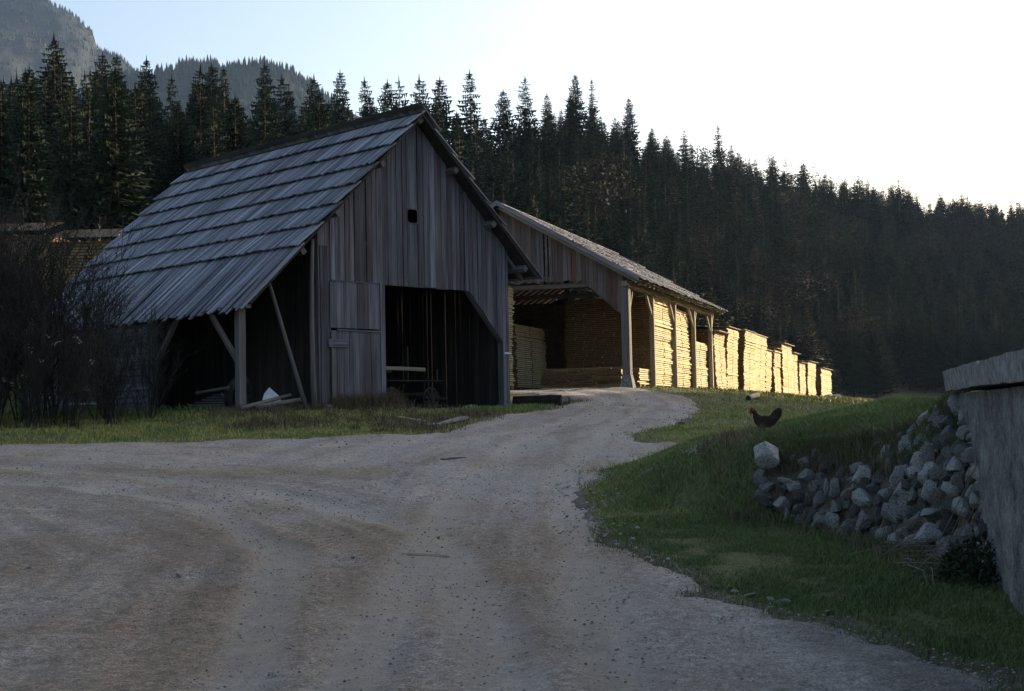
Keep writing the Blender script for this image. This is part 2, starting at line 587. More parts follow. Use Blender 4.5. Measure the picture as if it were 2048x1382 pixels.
def height(x, y):
    x = np.asarray(x, float); y = np.asarray(y, float)
    z = base_h(x, y)
    # hill
    yy = np.maximum(y, 1.0)
    u = x / yy; r = np.hypot(x, y)
    r0 = np.interp(u, HU, HR0); r1 = np.interp(u, HU, HR1); zc = np.interp(u, HU, HZC)
    t = (r - r0) / (r1 - r0)
    hill = (zc - 2.6) * np.clip(t, 0, 1) ** 1.15 - np.clip(r - r1, 0, None) * .12
    z = np.where(y > 15, z + np.maximum(hill, 0) * sstep(15, 40, y), z)
    z = z + fbm(x / 9, y / 9, 3, 2) * .5 * sstep(60, 110, r)
    # the meadow falls away to the right of the lumber row
    lx, ly = to_local(x, y, SHED_O, SHED_A)
    z = z - .95 * sstep(.5, 10, lx) * sstep(34, 50, y) * (1 - sstep(170, 215, r))
    # terrace behind the stone wall
    sd = sd_poly(TERRACE, x, y)
    wd = np.interp(y, [13, 14.0, 15.7, 17.5, 25], [.12, .5, .55, 1.6, 2.5])
    w = sstep(-1, 0, sd / wd)
    zt = 1.24 + .2 * np.clip(sd, 0, 2.4) + .5 * sstep(15.0, 13.5, y)
    zt = zt + (z + .05 - zt) * sstep(20, 31, y)
    z = z * (1 - w) + np.maximum(zt, z) * w
    # levelled building plots
    for o, a, zz, (x0, x1, y0, y1), fall in ((BARN_O, BARN_A, BARN_Z, (-2.6, 7.6, .1, 12), 2.6), (SHED_O, SHED_A, SHED_Z, (-10.6, .2, 0, 90), 3.0)):
        lx, ly = to_local(x, y, o, a)
        d = np.hypot(np.maximum(np.maximum(x0 - lx, lx - x1), 0), np.maximum(np.maximum(y0 - ly, ly - y1), 0))
        k = 1 - sstep(0, fall, d)
        z = z * (1 - k) + zz * k
    return z + fbm(x / 2.2, y / 2.2, 5, 2) * .05


def hz(x, y):
    return float(height(np.array([x]), np.array([y]))[0])


road_noise = lambda x, y: fbm(x / 1.3, y / 1.3, 21, 3) * .45 + fbm(x / .3, y / .3, 22, 2) * .10


def road_sd(x, y):
    return sd_poly(ROAD, x, y) + road_noise(x, y)


TRACKS = [[(-.8, 2), (-1.0, 9), (-.9, 15), (-.5, 21), (.1, 27), (.8, 33), (2.2, 39), (3.4, 46), (2.0, 54)],
          [(.9, 2), (.55, 9), (.6, 15), (.75, 21), (1.5, 27), (2.3, 33), (3.6, 38.5), (4.7, 46), (3.4, 54)],
          [(-16, 22.5), (-8, 20.5), (-4, 17.5), (-2.2, 13), (-1.6, 8), (-1.5, 2)],
          [(-16, 24.6), (-8, 22.6), (-3.6, 19.2), (-.8, 14.5), (-.1, 8), (.0, 2)],
          [(-18, 27.4), (-9, 27), (-4, 27.6), (-1, 30), (1, 35), (2.8, 41)]]

rows = [-240, -120, -60, -30, -15, -8, -3, 0, 2, 3.5, 4.5]
y = 5.0
while y < 62: rows.append(y); y += max(.05, y * .0055)
while y < 460: rows.append(y); y += max(.6, y * .018)
while y < 5200: rows.append(y); y *= 1.12
rows = np.array(rows)
cols = np.concatenate([np.linspace(-4, -.6, 26)[:-1], np.linspace(-.6, .5, 300), np.linspace(.5, 4, 26)[1:]])
wrow = np.maximum(np.abs(rows + 3), 4.0)
GX = cols[None, :] * wrow[:, None]
GY = np.repeat(rows[:, None], len(cols), 1)
GZ = height(GX, GY)
RS = road_sd(GX, GY)
near = (GY > 3) & (GY < 66)
nr, nc = GX.shape
idx = np.arange(nr * nc).reshape(nr, nc)
quads = np.stack([idx[:-1, :-1], idx[:-1, 1:], idx[1:, 1:], idx[1:, :-1]], -1).reshape(-1, 4)
gz = GZ - .10 * sstep(0.05, .45, RS) + np.where(near, fbm(GX / .35, GY / .35, 8, 2) * .035 * sstep(.1, -.3, RS), 0)
lxb, lyb = to_local(GX, GY, BARN_O, BARN_A)
inbarn = (lxb > -2.7) & (lxb < 7.7) & (lyb > -.2) & (lyb < 12.4)
lxs, lys = to_local(GX, GY, SHED_O, SHED_A)
inshed = (lxs > -10.5) & (lxs < .3) & (lys > -4) & (lys < 95)
turf = np.where(inbarn | inshed, -.3, 1.0)
turf = np.where(np.hypot(GX, GY) > 100, .45, turf)
turf = turf * sstep(.25, -.25, RS) - .4 * sstep(-.4, .1, RS)
g = link('ground', mesh_np('ground', np.stack([GX, GY, gz], -1).reshape(-1, 3), quads, M['ground'], True, {'turf': turf.ravel()}))
tag(g, 'grassy valley floor and forest slope', kind='structure')

# the gravel road: its own sheet, rutted
trk = np.full(GX.shape, 0.0)
for tp in TRACKS:
    d = sd_line(tp, GX, GY) + fbm(GX / 1.5, GY / 1.5, 31, 2) * .12
    trk = np.maximum(trk, 1 - sstep(.10, .36, d))
# streaks drawn out along the way the wheels run
def path_coords(P):
    best = np.full(GX.shape, 1e9); acr = np.zeros(GX.shape); alo = np.zeros(GX.shape); s0 = 0
    for (ax, ay), (bx, by) in zip(P[:-1], P[1:]):
        L_ = math.hypot(bx - ax, by - ay); ex, ey = (bx - ax) / L_, (by - ay) / L_
        t_ = np.clip((GX - ax) * ex + (GY - ay) * ey, 0, L_)
        d_ = np.hypot(GX - ax - t_ * ex, GY - ay - t_ * ey)
        k_ = d_ < best
        best = np.where(k_, d_, best); alo = np.where(k_, s0 + t_, alo)
        acr = np.where(k_, (GX - ax) * -ey + (GY - ay) * ex, acr); s0 += L_
    return acr, alo, best


a1, l1_, d1_ = path_coords([(-.1, 0), (-.25, 9), (-.2, 15), (.1, 21), (.8, 27), (1.5, 33), (2.9, 39), (4, 46), (2.7, 54)])
a2_, l2_, d2_ = path_coords([(-30, 26), (-16, 23.5), (-8, 21.5), (-3.8, 18.3), (-1.5, 13.8), (-.85, 8), (-.7, 2)])
s1_ = fbm(a1 * 3.2, l1_ * .22, 61, 3) + .5 * fbm(a1 * 9, l1_ * .8, 62, 2); s2_ = fbm(a2_ * 3.2, l2_ * .22, 63, 3) + .5 * fbm(a2_ * 9, l2_ * .8, 64, 2)
mixk = sstep(-1.2, 1.2, d2_ - d1_ + 1.5 * fbm(GX / 3, GY / 3, 66, 2))
strk = s2_ * (1 - mixk) + s1_ * mixk
strk = strk * (.55 + .9 * (fbm(GX / 2.5, GY / 2.5, 67, 2) + .5))
rel = -.022 * np.clip(strk, -.7, .7) + fbm(GX / .9, GY / .9, 41, 3) * .05 + fbm(GX / .22, GY / .22, 42, 2) * .03 - .03 * trk
# tyre tread ribs in the soft patch at lower left
rib = np.sin(GY * 40 + GX * 12) * .006 * (1 - sstep(.2, .5, np.abs(GX + 1.7 + (GY - 9.6) * .1))) * (1 - sstep(.8, 1.6, np.abs(GY - 9.8)))
RZ = GZ + np.where(near, rel + rib, 0) + .035 * sstep(0, .5, RS) - .06 * (1 - sstep(0, .3, RS))
keep = (RS > -.05)
kq = keep.ravel()[quads].all(1)
kq &= (GY.ravel()[quads].min(1) > -20) & (GY.ravel()[quads].max(1) < 66) & (np.abs(GX.ravel()[quads]).max(1) < 45)
used = np.unique(quads[kq]); remap = -np.ones(nr * nc, int); remap[used] = np.arange(len(used))
brown = .34 + .75 * np.exp(-((GX + 2.3) / 1.6) ** 2 - ((GY - 11.5) / 4.0) ** 2) + .4 * np.exp(-((GX - .3) / .9) ** 2 - ((GY - 14) / 4.5) ** 2) - .45 * sstep(.4, 1.6, GX) * (GY < 18) - .3 * sstep(20, 30, GY)
brown = brown + fbm(GX / 1.1, GY / 2.4, 51, 3) * 1.1 + .5 * np.exp(-((RS - .7) / .6) ** 2) * (GX < -1) * (GY > 20)
rd = link('road', mesh_np('road', np.stack([GX, GY, RZ], -1).reshape(-1, 3)[used], remap[quads[kq]], M['road'], True,
                          {'brown': brown.ravel()[used], 'track': trk.ravel()[used] * .85, 'streak': np.clip(.5 + strk.ravel()[used] * .85, 0, 1)}))
tag(rd, 'rutted grey brown gravel road', kind='structure')


def pebbles():
    ico = bmesh.new(); bmesh.ops.create_icosphere(ico, subdivisions=1, radius=1)
    iv = np.array([v.co[:] for v in ico.verts]); fi = np.array([[v.index for v in f.verts] for f in ico.faces]); ico.free()
    P = []
    for y0, y1, n, s0, s1 in ((6, 14, 12000, .004, .012), (14, 24, 8000, .007, .016), (24, 52, 2600, .012, .03)):
        yy = nrng.uniform(y0, y1, n * 2); xx = nrng.uniform(-.46, .44, n * 2) * (yy + 2)
        sd = road_sd(xx, yy)
        k = (sd > .02) & (nrng.random(n * 2) < np.where(sd < .7, .8, .5))
        for a, b in zip(xx[k][:n], yy[k][:n]):
            P.append((a, b, s0 + (s1 - s0) * nrng.random() ** 2.5))
    # heap of gravel on the grass near the hen
    for k in range(420):
        P.append((2.75 + nrng.normal(0, .22), 17.6 + nrng.normal(0, .35), nrng.uniform(.012, .03)))
    # scatter of stones where the road meets the grass bank
    for k in range(140):
        t = nrng.random(); yv = 12.5 + 9 * t
        xv = np.interp(yv, [11.1, 14.2, 17.9, 21.4], [1.65, 1.02, 1.09, 1.46]) + nrng.normal(-.08, .16)
        P.append((xv, yv, nrng.uniform(.01, .035) * nrng.uniform(.5, 1)))
    P = np.array(P)
    z = height(P[:, 0], P[:, 1]) + .02
    n = len(P)
    sc = P[:, 2:3] * nrng.uniform(.7, 1.3, (n, 3)) * np.array([1.15, 1, .62])
    V = iv[None] * (1 + nrng.uniform(-.22, .22, (n, len(iv), 1))) * sc[:, None, :]
    a = nrng.uniform(0, 6.28, n); ca, sa = np.cos(a)[:, None], np.sin(a)[:, None]
    X = V[..., 0] * ca - V[..., 1] * sa + P[:, 0:1]; Y = V[..., 0] * sa + V[..., 1] * ca + P[:, 1:2]; Z = V[..., 2] + z[:, None] + .01
    V = np.stack([X, Y, Z], -1).reshape(-1, 3)
    F = (fi[None] + (np.arange(n) * len(iv))[:, None, None]).reshape(-1, 3)
    dark = nrng.random(n) < .10
    for nm, sel, mt, lab in (('gravel', ~dark, M['pebble'], 'loose pebbles scattered over the gravel road'), ('earth_clods', dark, M['clod'], 'dark clods of earth scattered over the gravel road')):
        kv = np.repeat(sel, len(iv)); kf = np.repeat(sel, len(fi)); rm = np.cumsum(kv) - 1
        o = link(nm, mesh_np(nm, V[kv], rm[F[kf]], mt, True))
        tag(o, lab, 'gravel', kind='stuff')


pebbles()


# ------------------------------------------------------------------ far mountains
def mountain(name, label, Y, prof, front, back, seed):
    px = np.array([p[0] for p in prof], float); py = np.array([p[1] for p in prof], float)
    up = np.linspace(px[0], px[-1], 150)
    top = np.interp(up, px, py)
    hor = 835 + .021 * (1024 - up)
    zr = (hor - top) / 2731 * Y + EYE
    ds = np.concatenate([np.linspace(-front, 0, 44), np.linspace(0, back, 12)[1:]])
    X = ((up - 1024) / 2731)[None, :] * (Y + np.zeros_like(ds)[:, None]) * np.ones((len(ds), 1))
    YY = Y + ds[:, None] + np.zeros_like(up)[None, :]
    X = X * (1 + ds[:, None] / Y * .6)
    k = np.where(ds < 0, np.clip(1 + ds / front, 0, 1) ** .85, np.clip(1 - ds / back, 0, 1))[:, None]
    Z = zr[None, :] * k + fbm(X / (Y * .03), YY / (Y * .03), seed, 4) * Y * .018 * (1 - np.exp(-np.abs(ds[:, None]) / (Y * .03)))
    Z += fbm(X / (Y * .006), YY / (Y * .006), seed + 5, 2) * Y * .0035
    Z = np.where(k < .02, -5, Z)
    r_, c_ = X.shape
    ii = np.arange(r_ * c_).reshape(r_, c_)
    q = np.stack([ii[:-1, :-1], ii[:-1, 1:], ii[1:, 1:], ii[1:, :-1]], -1).reshape(-1, 4)
    o = link(name, mesh_np(name, np.stack([X, YY, Z], -1).reshape(-1, 3), q, M['mountain'], True))
    tag(o, label, kind='structure')
    return X, YY, Z


def cone_wood(grids, name, label):
    V = []; F = []
    b = 0
    for X, Y, Z, n, h in grids:
        r_, c_ = X.shape
        for k in range(n):
            i = int(43 - abs(nrng.normal(0, 1)) * 9) if nrng.random() < .8 else 43
            i = max(3, min(43, i)); j = nrng.integers(1, c_ - 2); f = nrng.random()
            x = X[i, j] * (1 - f) + X[i, j + 1] * f; y = Y[i, j] + nrng.uniform(-8, 8); z = Z[i, j] * (1 - f) + Z[i, j + 1] * f
            hh = h * nrng.uniform(.6, 1.25); rr = hh * .2
            V += [(x - rr, y - rr, z - 3), (x + rr, y - rr, z - 3), (x + rr, y + rr, z - 3), (x - rr, y + rr, z - 3), (x, y, z + hh)]
            F += [(b, b + 1, b + 4), (b + 1, b + 2, b + 4), (b + 2, b + 3, b + 4), (b + 3, b, b + 4)]
            b += 5
    o = link(name, mesh_np(name, np.array(V), np.array(F), M['spruce']))
    tag(o, label, 'forest', kind='stuff')


mA = mountain('mountain', 'high blue rocky mountain at the far left', 2600,
              [(-420, 90), (-150, -30), (0, -14), (40, -26), (90, -12), (112, 0), (150, 24), (175, 46), (188, 62), (196, 88), (215, 100), (245, 112), (270, 136), (300, 170), (360, 240), (470, 420), (600, 620)], 1100, 500, 61)
mB = mountain('mountain', 'low blue wooded ridge behind the left spruces', 1700,
              [(60, 330), (140, 210), (200, 165), (240, 140), (300, 150), (330, 138), (365, 122), (420, 120), (450, 130), (480, 127), (530, 122), (580, 133), (612, 156), (680, 205), (800, 300), (950, 420), (1050, 520)], 700, 350, 77)
cone_wood([(*mA, 3500, 9), (*mB, 3500, 10)], 'mountain_forest', 'distant trees covering the blue mountains')


# ------------------------------------------------------------------ forest
def spruce_mesh(name, seed, H, spacing, nb, seg, mat, sparse=1.0, rmax=.125):
    r = random.Random(seed)
    V = []; F = []
    z = H * r.uniform(.10, .16)
    ph = 0
    while z < H * .985:
        t = z / H
        rad = H * rmax * ((1 - t) ** .70) * (1.0 if t > .25 else .65 + 1.4 * t) + .12
        n = max(3, int(nb * (1 - .45 * t) + .5))
        ph += r.uniform(.3, .9)
        for k in range(n):
            if r.random() > sparse: continue
            a = ph + 2 * math.pi * k / n + r.uniform(-.3, .3)
            L = rad * r.uniform(.72, 1.22)
            if r.random() < .1: L *= .5
            ca, sa = math.cos(a), math.sin(a)
            droop = L * (.34 - .5 * max(0, t - .45)) * r.uniform(.7, 1.3)
            pts = []
            for s in range(seg + 1):
                q = s / seg
                rr = L * q
                zz = z - droop * math.sin(q * 1.9) / .95 + (.10 * L * q * q)
                pts.append((rr * ca, rr * sa, zz))
            w0 = L * .34
            for s in range(seg):
                q = (s + .15) / seg
                p = pts[s]; p2 = pts[s + 1]
                w = w0 * (1 - .65 * q) * r.uniform(.7, 1.3)
                for sd in (-1, 1):
                    b = len(V)
                    tipx = p[0] + (p2[0] - p[0]) * 1.25 - sa * sd * w
                    tipy = p[1] + (p2[1] - p[1]) * 1.25 + ca * sd * w
                    tz = (p[2] + p2[2]) / 2 - w * r.uniform(.25, .75)
                    V.extend([p, p2, (tipx, tipy, tz)]); F.append((b, b + 1, b + 2))
                if s > 0 or seg < 3:
                    b = len(V)
                    hang = (L * .16 + .22) * r.uniform(.6, 1.5)
                    V.extend([p, p2, ((p[0] + p2[0]) / 2, (p[1] + p2[1]) / 2, p2[2] - hang)]); F.append((b, b + 1, b + 2))
        z += spacing * (1 - .5 * t) * r.uniform(.75, 1.25)
    # inner foliage round the stem
    for k in range(int(26 * H / spacing * .25)):
        t = r.uniform(.14, .92); zz = t * H; q = H * rmax * ((1 - t) ** .8) * r.uniform(.05, .6); a = r.uniform(0, 6.28)
        c_ = Vector((q * math.cos(a), q * math.sin(a), zz)); s_ = H * r.uniform(.014, .03) * (1.15 - t)
        e = Vector((r.gauss(0, 1), r.gauss(0, 1), r.gauss(0, .6))).normalized() * s_; f_ = Vector((r.gauss(0, 1), r.gauss(0, 1), r.gauss(-.8, .6))).normalized() * s_ * 1.6
        b = len(V); V.extend([tuple(c_ - e), tuple(c_ + e), tuple(c_ + f_)]); F.append((b, b + 1, b + 2))
    b = len(V)
    V += [(-.05 * H * .1, 0, H * .955), (.05 * H * .1, 0, H * .955), (0, 0, H * 1.01), (0, -.05 * H * .1, H * .955), (0, .05 * H * .1, H * .955)]
    F += [(b, b + 1, b + 2), (b + 3, b + 4, b + 2)]
    return mesh_np(name, np.array(V), np.array(F), mat)


def trunk_mesh(H, r0, mat, top=.97):
    mb = MB(); mb.tube([(0, 0, -1.0), (0, 0, H * .3), (0, 0, H * top)], [r0, r0 * .75, .02], 6)
    return mesh('trunk', mb.v, mb.f, mat, True)


TH = 24.0
spr_hi = [spruce_mesh('spruce_crown', 100 + k, TH, [.58, .52, .62, .55, .68][k], [9, 10, 9, 10, 8][k], 4, M['spruce'],
                      [.95, .97, .85, .93, .8][k], [.135, .16, .125, .15, .14][k]) for k in range(5)]
spr_lo = [spruce_mesh('spruce_crown_far', 200 + k, TH, .85, 8, 2, M['spruce'], .97, [.14, .165, .13][k]) for k in range(3)]
spr_lo.append(spruce_mesh('larch_crown_far', 300, TH, 1.1, 7, 2, M['larch'], .8, .15))
def round_crown(name, seed, H):
    r = random.Random(seed); V = []; F = []
    blobs = [(r.gauss(0, .11) * H, r.gauss(0, .11) * H, H * r.uniform(.42, .88), H * r.uniform(.08, .15)) for _ in range(16)]
    for bx_, by_, bz_, br_ in blobs:
        for k in range(130):
            d = Vector((r.gauss(0, 1), r.gauss(0, 1), r.gauss(0, 1))).normalized() * br_ * r.uniform(.6, 1.1)
            p = Vector((bx_, by_, bz_)) + d; s_ = H * r.uniform(.005, .013)
            e = Vector((r.gauss(0, 1), r.gauss(0, 1), r.gauss(0, 1))).normalized() * s_; f_ = e.cross(d).normalized() * s_
            b = len(V); V.extend([tuple(p - e), tuple(p + e), tuple(p + f_ * 1.6)]); F.append((b, b + 1, b + 2))
    return mesh_np(name, np.array(V), np.array(F), M['broadleaf'])


spr_lo.append(round_crown('broadleaf_crown_far', 310, TH))
spr_lo.append(round_crown('broadleaf_crown_far', 311, TH))
trunk_s = trunk_mesh(TH, .22, M['bark'])

SKY = [(-200, 110), (0, 128), (62, 78), (118, 58), (150, 105), (195, 95), (232, 95), (262, 130), (287, 104), (320, 150), (338, 140), (370, 165), (402, 122), (418, 118), (440, 140), (456, 125),
       (490, 160), (526, 112), (555, 150), (575, 142), (610, 165), (632, 140), (660, 165), (681, 132), (708, 170), (740, 147), (760, 165), (782, 150), (815, 145), (846, 142), (868, 190), (885, 147), (915, 195), (953, 134),
       (985, 185), (1015, 172), (1035, 190), (1057, 145), (1085, 190), (1105, 178), (1135, 168), (1163, 140), (1182, 160), (1200, 150), (1245, 190), (1270, 187), (1318, 222), (1352, 234), (1400, 255), (1450, 243),
       (1480, 268), (1530, 285), (1565, 292), (1610, 300), (1660, 328), (1700, 336), (1760, 352), (1810, 353), (1860, 378), (1900, 382), (1945, 380), (1990, 398), (2020, 402), (2045, 392), (2150, 410), (2400, 470)]
skx = np.array([p[0] for p in SKY], float); sky_ = np.array([p[1] for p in SKY], float)


def px_to_u(px): return (px - 1024) / 2731


def tip_z(px, py, Yd):   # height of a point seen at (px, py) at depth Yd (rolled horizon)
    return EYE + (835 + .021 * (1024 - px) - py) / 2731 * Yd


trees = []   # x, y, z, h, rot, kind(0 spruce,1 larch), named
tr = random.Random(5)
for i, (px, py) in enumerate(SKY):
    if not (0 < px < 2048): continue
    if 0 < i < len(SKY) - 1 and not (py <= SKY[i - 1][1] + 1 and py <= SKY[i + 1][1] + 14): continue
    u = px_to_u(px)
    r1 = float(np.interp(u, HU, HR1)) * tr.uniform(.90, .99)
    if px < 900: r1 *= tr.uniform(.82, 1.0)
    Yd = r1 / math.hypot(1, u); x = u * Yd
    z = hz(x, Yd)
    h = tip_z(px, py, Yd) - z
    h = max(10, h)
    trees.append([x, Yd, z - .3, h + .3, tr.uniform(0, 6.28), 0])
n_sky = len(trees)
gx = np.arange(-170, 240, 3.9); gy = np.arange(30, 440, 3.9)
GXX, GYY = np.meshgrid(gx, gy)
TX = (GXX + nrng.uniform(-2, 2, GXX.shape)).ravel(); TY = (GYY + nrng.uniform(-2, 2, GXX.shape)).ravel()
TU = TX / TY; TR = np.hypot(TX, TY)
ok = (TU > -.52) & (TU < .52)
r0 = np.interp(TU, HU, HR0) + np.interp(TU, [-.6, -.2, -.1, .1], [30, 22, 3, 2]); r1 = np.interp(TU, HU, HR1)
ok &= (TR > r0 + 2) & (TR < r1 + 14)
TX, TY, TU, TR = TX[ok], TY[ok], TU[ok], TR[ok]
kk = (TU > -.06) | (nrng.random(len(TU)) < .72)
TX, TY, TU, TR = TX[kk], TY[kk], TU[kk], TR[kk]
TZ = height(TX, TY)
for x, yv, u, r_, z in zip(TX, TY, TU, TR, TZ):
    px = 1024 + u * 2731
    lim = np.interp(px, skx, sky_) + (16 + tr.uniform(0, 26) if px < 1180 else tr.uniform(-3, 16))
    # larch and birch stand mixed in near the middle crest
    lar = 1 if (1380 < px < 1640 and r_ > 200 and tr.random() < .30) or (px > 1250 and tr.random() < .03) else 0
    if px > 1080 and not lar and tr.random() < (.12 if 1350 < px < 1700 else .03): lar = 2
    h = tr.uniform(np.interp(px, [850, 1000, 1250], [14, 12, 8.5]), np.interp(px, [850, 1000, 1250], [25, 19, 15.5]))
    h = min(h, tip_z(px, lim, yv) - z)
    if h < 5.5: continue
    trees.append([x, yv, z - .3, h, tr.uniform(0, 6.28), lar])
# which trees show largest from the road
order = sorted(range(len(trees)), key=lambda i: trees[i][1])
bins = np.full(700, 300.0)   # elevation above horizon in px already covered, per 4 px of width
bins[:] = 60
for a, b_, e in ((0, 240, 410), (240, 1000, 470), (1000, 1200, 330), (1200, 1440, 230), (1440, 1660, 120)):
    bins[(a + 300) // 4:(b_ + 300) // 4] = e
score = []
for i in order:
    x, yv, z, h, ro, kd = trees[i]
    px = 1024 + x / yv * 2731
    if px < -20 or px > 2068: continue
    hw = max(4, h * .11 / yv * 2731)
    top = (z + h - EYE) / yv * 2731
    a = int((px - hw + 300) // 4); b_ = int((px + hw + 300) // 4) + 1
    a = max(a, 0)
    seen = np.clip(top - bins[a:b_], 0, h / yv * 2731)
    score.append((float(seen.sum()), i))
    prof = top - np.abs(np.arange(a, b_) - (a + b_) / 2) / ((b_ - a) / 2) * (h / yv * 2731) * .8
    bins[a:b_] = np.maximum(bins[a:b_], prof)
score.sort(reverse=True)
named = set(i for s, i in score[:300] if trees[i][5] == 0)
named |= set(range(n_sky))
named = list(named)[:300] if len(named) > 300 else list(named)
cnt = 0


def zone(px, d):
    if px < 330: return 'tall dark spruce in the forest left of the grey barn', 'spruces left of the barn'
    if px < 870: return 'tall dark spruce rising behind the grey barn roof', 'spruces behind the barn roof'
    if px < 1250: return 'dark spruce on the slope above the lumber shed', 'spruces above the lumber shed'
    if px < 1660: return 'dark spruce on the hillside above the lumber stacks', 'spruces above the lumber stacks'
    return 'hazy spruce on the hillside above the stone wall', 'spruces above the stone wall'


for i in sorted(named):
    x, yv, z, h, ro, kd = trees[i]
    px = 1024 + x / yv * 2731
    lab, grp = zone(px, yv)
    t = link('spruce_tree', None, None, (x, yv, z), (tr.uniform(-.02, .02), tr.uniform(-.02, .02), ro))
    s = h / TH
    wide = s * tr.uniform(.95, 1.5) if h > 14 else s * tr.uniform(1.35, 1.9)
    t.scale = (wide, wide, s)
    tag(t, lab, 'spruce', grp)
    link('trunk', trunk_s, t)
    link('crown', spr_hi[cnt % 5] if yv < 260 else spr_lo[cnt % 3], t)
    cnt += 1
rest = [trees[i] for i in range(len(trees)) if i not in set(named)]
# the same wood runs on round the valley to the right, beyond the picture, and keeps the yard in shade
ca, sa = math.cos(R(SUN_AZ)), math.sin(R(SUN_AZ))
us = -33.0
while us < 22:
    vv = 74.0
    while vv < 108:
        a = us + tr.uniform(-1.2, 1.2); b_ = vv + tr.uniform(-1.2, 1.2)
        x = ca * a + sa * b_; yv = -sa * a + ca * b_
        if x / yv > .43:
            rest.append([x, yv, hz(x, yv) - .3, tr.uniform(23, 28), tr.uniform(0, 6.28), 0])
        vv += 4.2
    us += 3.6


def scatter(name, pts, meshes, label, cat):
    col = bpy.data.collections.new(name + '_kinds')
    for k, me in enumerate(meshes):
        col.objects.link(bpy.data.objects.new('%s_kind_%d' % (name, k), me))
    A = np.array([p[:3] for p in pts], float)
    me = bpy.data.meshes.new(name)
    me.vertices.add(len(A)); me.vertices.foreach_set('co', A.astype(np.float32).ravel())
    for an, arr in (('scl', [p[3] / TH for p in pts]), ('rot', [p[4] for p in pts]), ('wid', [1.25 if p[3] > 16 else 1.3 + .6 * ((i * 37) % 10) / 10 for i, p in enumerate(pts)])):
        at = me.attributes.new(an, 'FLOAT', 'POINT'); at.data.foreach_set('value', np.array(arr, np.float32))
    at = me.attributes.new('pick', 'INT', 'POINT'); at.data.foreach_set('value', np.array([3 if p[5] == 1 else 4 + k % 2 if p[5] == 2 else (k % 3) for k, p in enumerate(pts)], np.int32))
    o = link(name, me)
    ng = bpy.data.node_groups.new(name, 'GeometryNodeTree')
    ng.interface.new_socket('Geometry', in_out='INPUT', socket_type='NodeSocketGeometry')
    ng.interface.new_socket('Geometry', in_out='OUTPUT', socket_type='NodeSocketGeometry')
    gi = ng.nodes.new('NodeGroupInput'); go = ng.nodes.new('NodeGroupOutput')
    ci = ng.nodes.new('GeometryNodeCollectionInfo'); ci.inputs[0].default_value = col
    ci.inputs['Separate Children'].default_value = True; ci.inputs['Reset Children'].default_value = True
    ip = ng.nodes.new('GeometryNodeInstanceOnPoints'); ip.inputs['Pick Instance'].default_value = True

    def na(nm, ty):
        n = ng.nodes.new('GeometryNodeInputNamedAttribute'); n.data_type = ty; n.inputs[0].default_value = nm
        return n.outputs[0]
    L = ng.links.new
    L(gi.outputs[0], ip.inputs['Points']); L(ci.outputs[0], ip.inputs['Instance'])
    L(na('pick', 'INT'), ip.inputs['Instance Index'])
    cx = ng.nodes.new('ShaderNodeCombineXYZ'); L(na('rot', 'FLOAT'), cx.inputs[2])
    L(cx.outputs[0], ip.inputs['Rotation'])
    cs = ng.nodes.new('ShaderNodeCombineXYZ'); sc = na('scl', 'FLOAT')
    mm = ng.nodes.new('ShaderNodeMath'); mm.operation = 'MULTIPLY'; L(na('wid', 'FLOAT'), mm.inputs[1]); L(sc, mm.inputs[0])
    L(mm.outputs[0], cs.inputs[0]); L(mm.outputs[0], cs.inputs[1]); L(sc, cs.inputs[2])
    L(cs.outputs[0], ip.inputs['Scale'])
    L(ip.outputs[0], go.inputs[0])
    md = o.modifiers.new('scatter', 'NODES'); md.node_group = ng
    tag(o, label, cat, kind='stuff')
    return o


scatter('hillside_forest', rest, spr_lo, 'dense dark spruce forest covering the hillside', 'forest')


# pale birches at the forest edge on the left
def birch(x, yv, h, seed, label):
    r = random.Random(seed)
    z = hz(x, yv)
    t = empty('birch_tree', (x, yv, z - .2), 0, label, 'birch', 'birches at the forest edge')
    mb = MB(); lean = r.uniform(-.5, .5)
    mb.tube([(0, 0, -.5), (lean * .3, 0, h * .5), (lean, 0, h)], [.075, .05, .015], 6)
    mb.build('trunk', M['birch'], t, True)
    cr = MB()
    for k in range(110):
        q = r.uniform(.35, 1); a = r.uniform(0, 6.28); L = h * .17 * (1.25 - q) * r.uniform(.5, 1.2)
        p = Vector((lean * q, 0, h * q)); d = Vector((math.cos(a), math.sin(a), r.uniform(.3, 1.1)))
        cr.tube([p, p + d * L * .6, p + d * L + Vector((0, 0, -.1 * L))], [.025, .015, .006], 3, False)
    cr.build('crown', M['twig'], t)


for k, (px, Yd, h, lab) in enumerate(((182, 74, 6.5, 'slim pale birch trunk at the forest edge, leftmost of the pair'), (203, 75, 7.5, 'slim pale birch trunk at the forest edge, rightmost of the pair'),
                                      (355, 92, 11, 'slim bare birch just above the far end of the barn roof'))):
    birch(px_to_u(px) * Yd, Yd, h, 40 + k, lab)

# ------------------------------------------------------------------ the grey barn
RX, RZT, SL = 3.67, 8.98, .953            # ridge x, ridge height, roof pitch (rise per metre)
CT, ST = math.cos(math.atan(SL)), math.sin(math.atan(SL))
roofz = lambda x: RZT - SL * abs(x - RX)


def tone(o):      # one random tone for each 8-vertex board of a joined mesh
    n = len(o.data.vertices)
    a = o.data.attributes.new('tone', 'FLOAT', 'POINT')
    a.data.foreach_set('value', np.repeat(nrng.random(n // 8), 8).astype(np.float32))


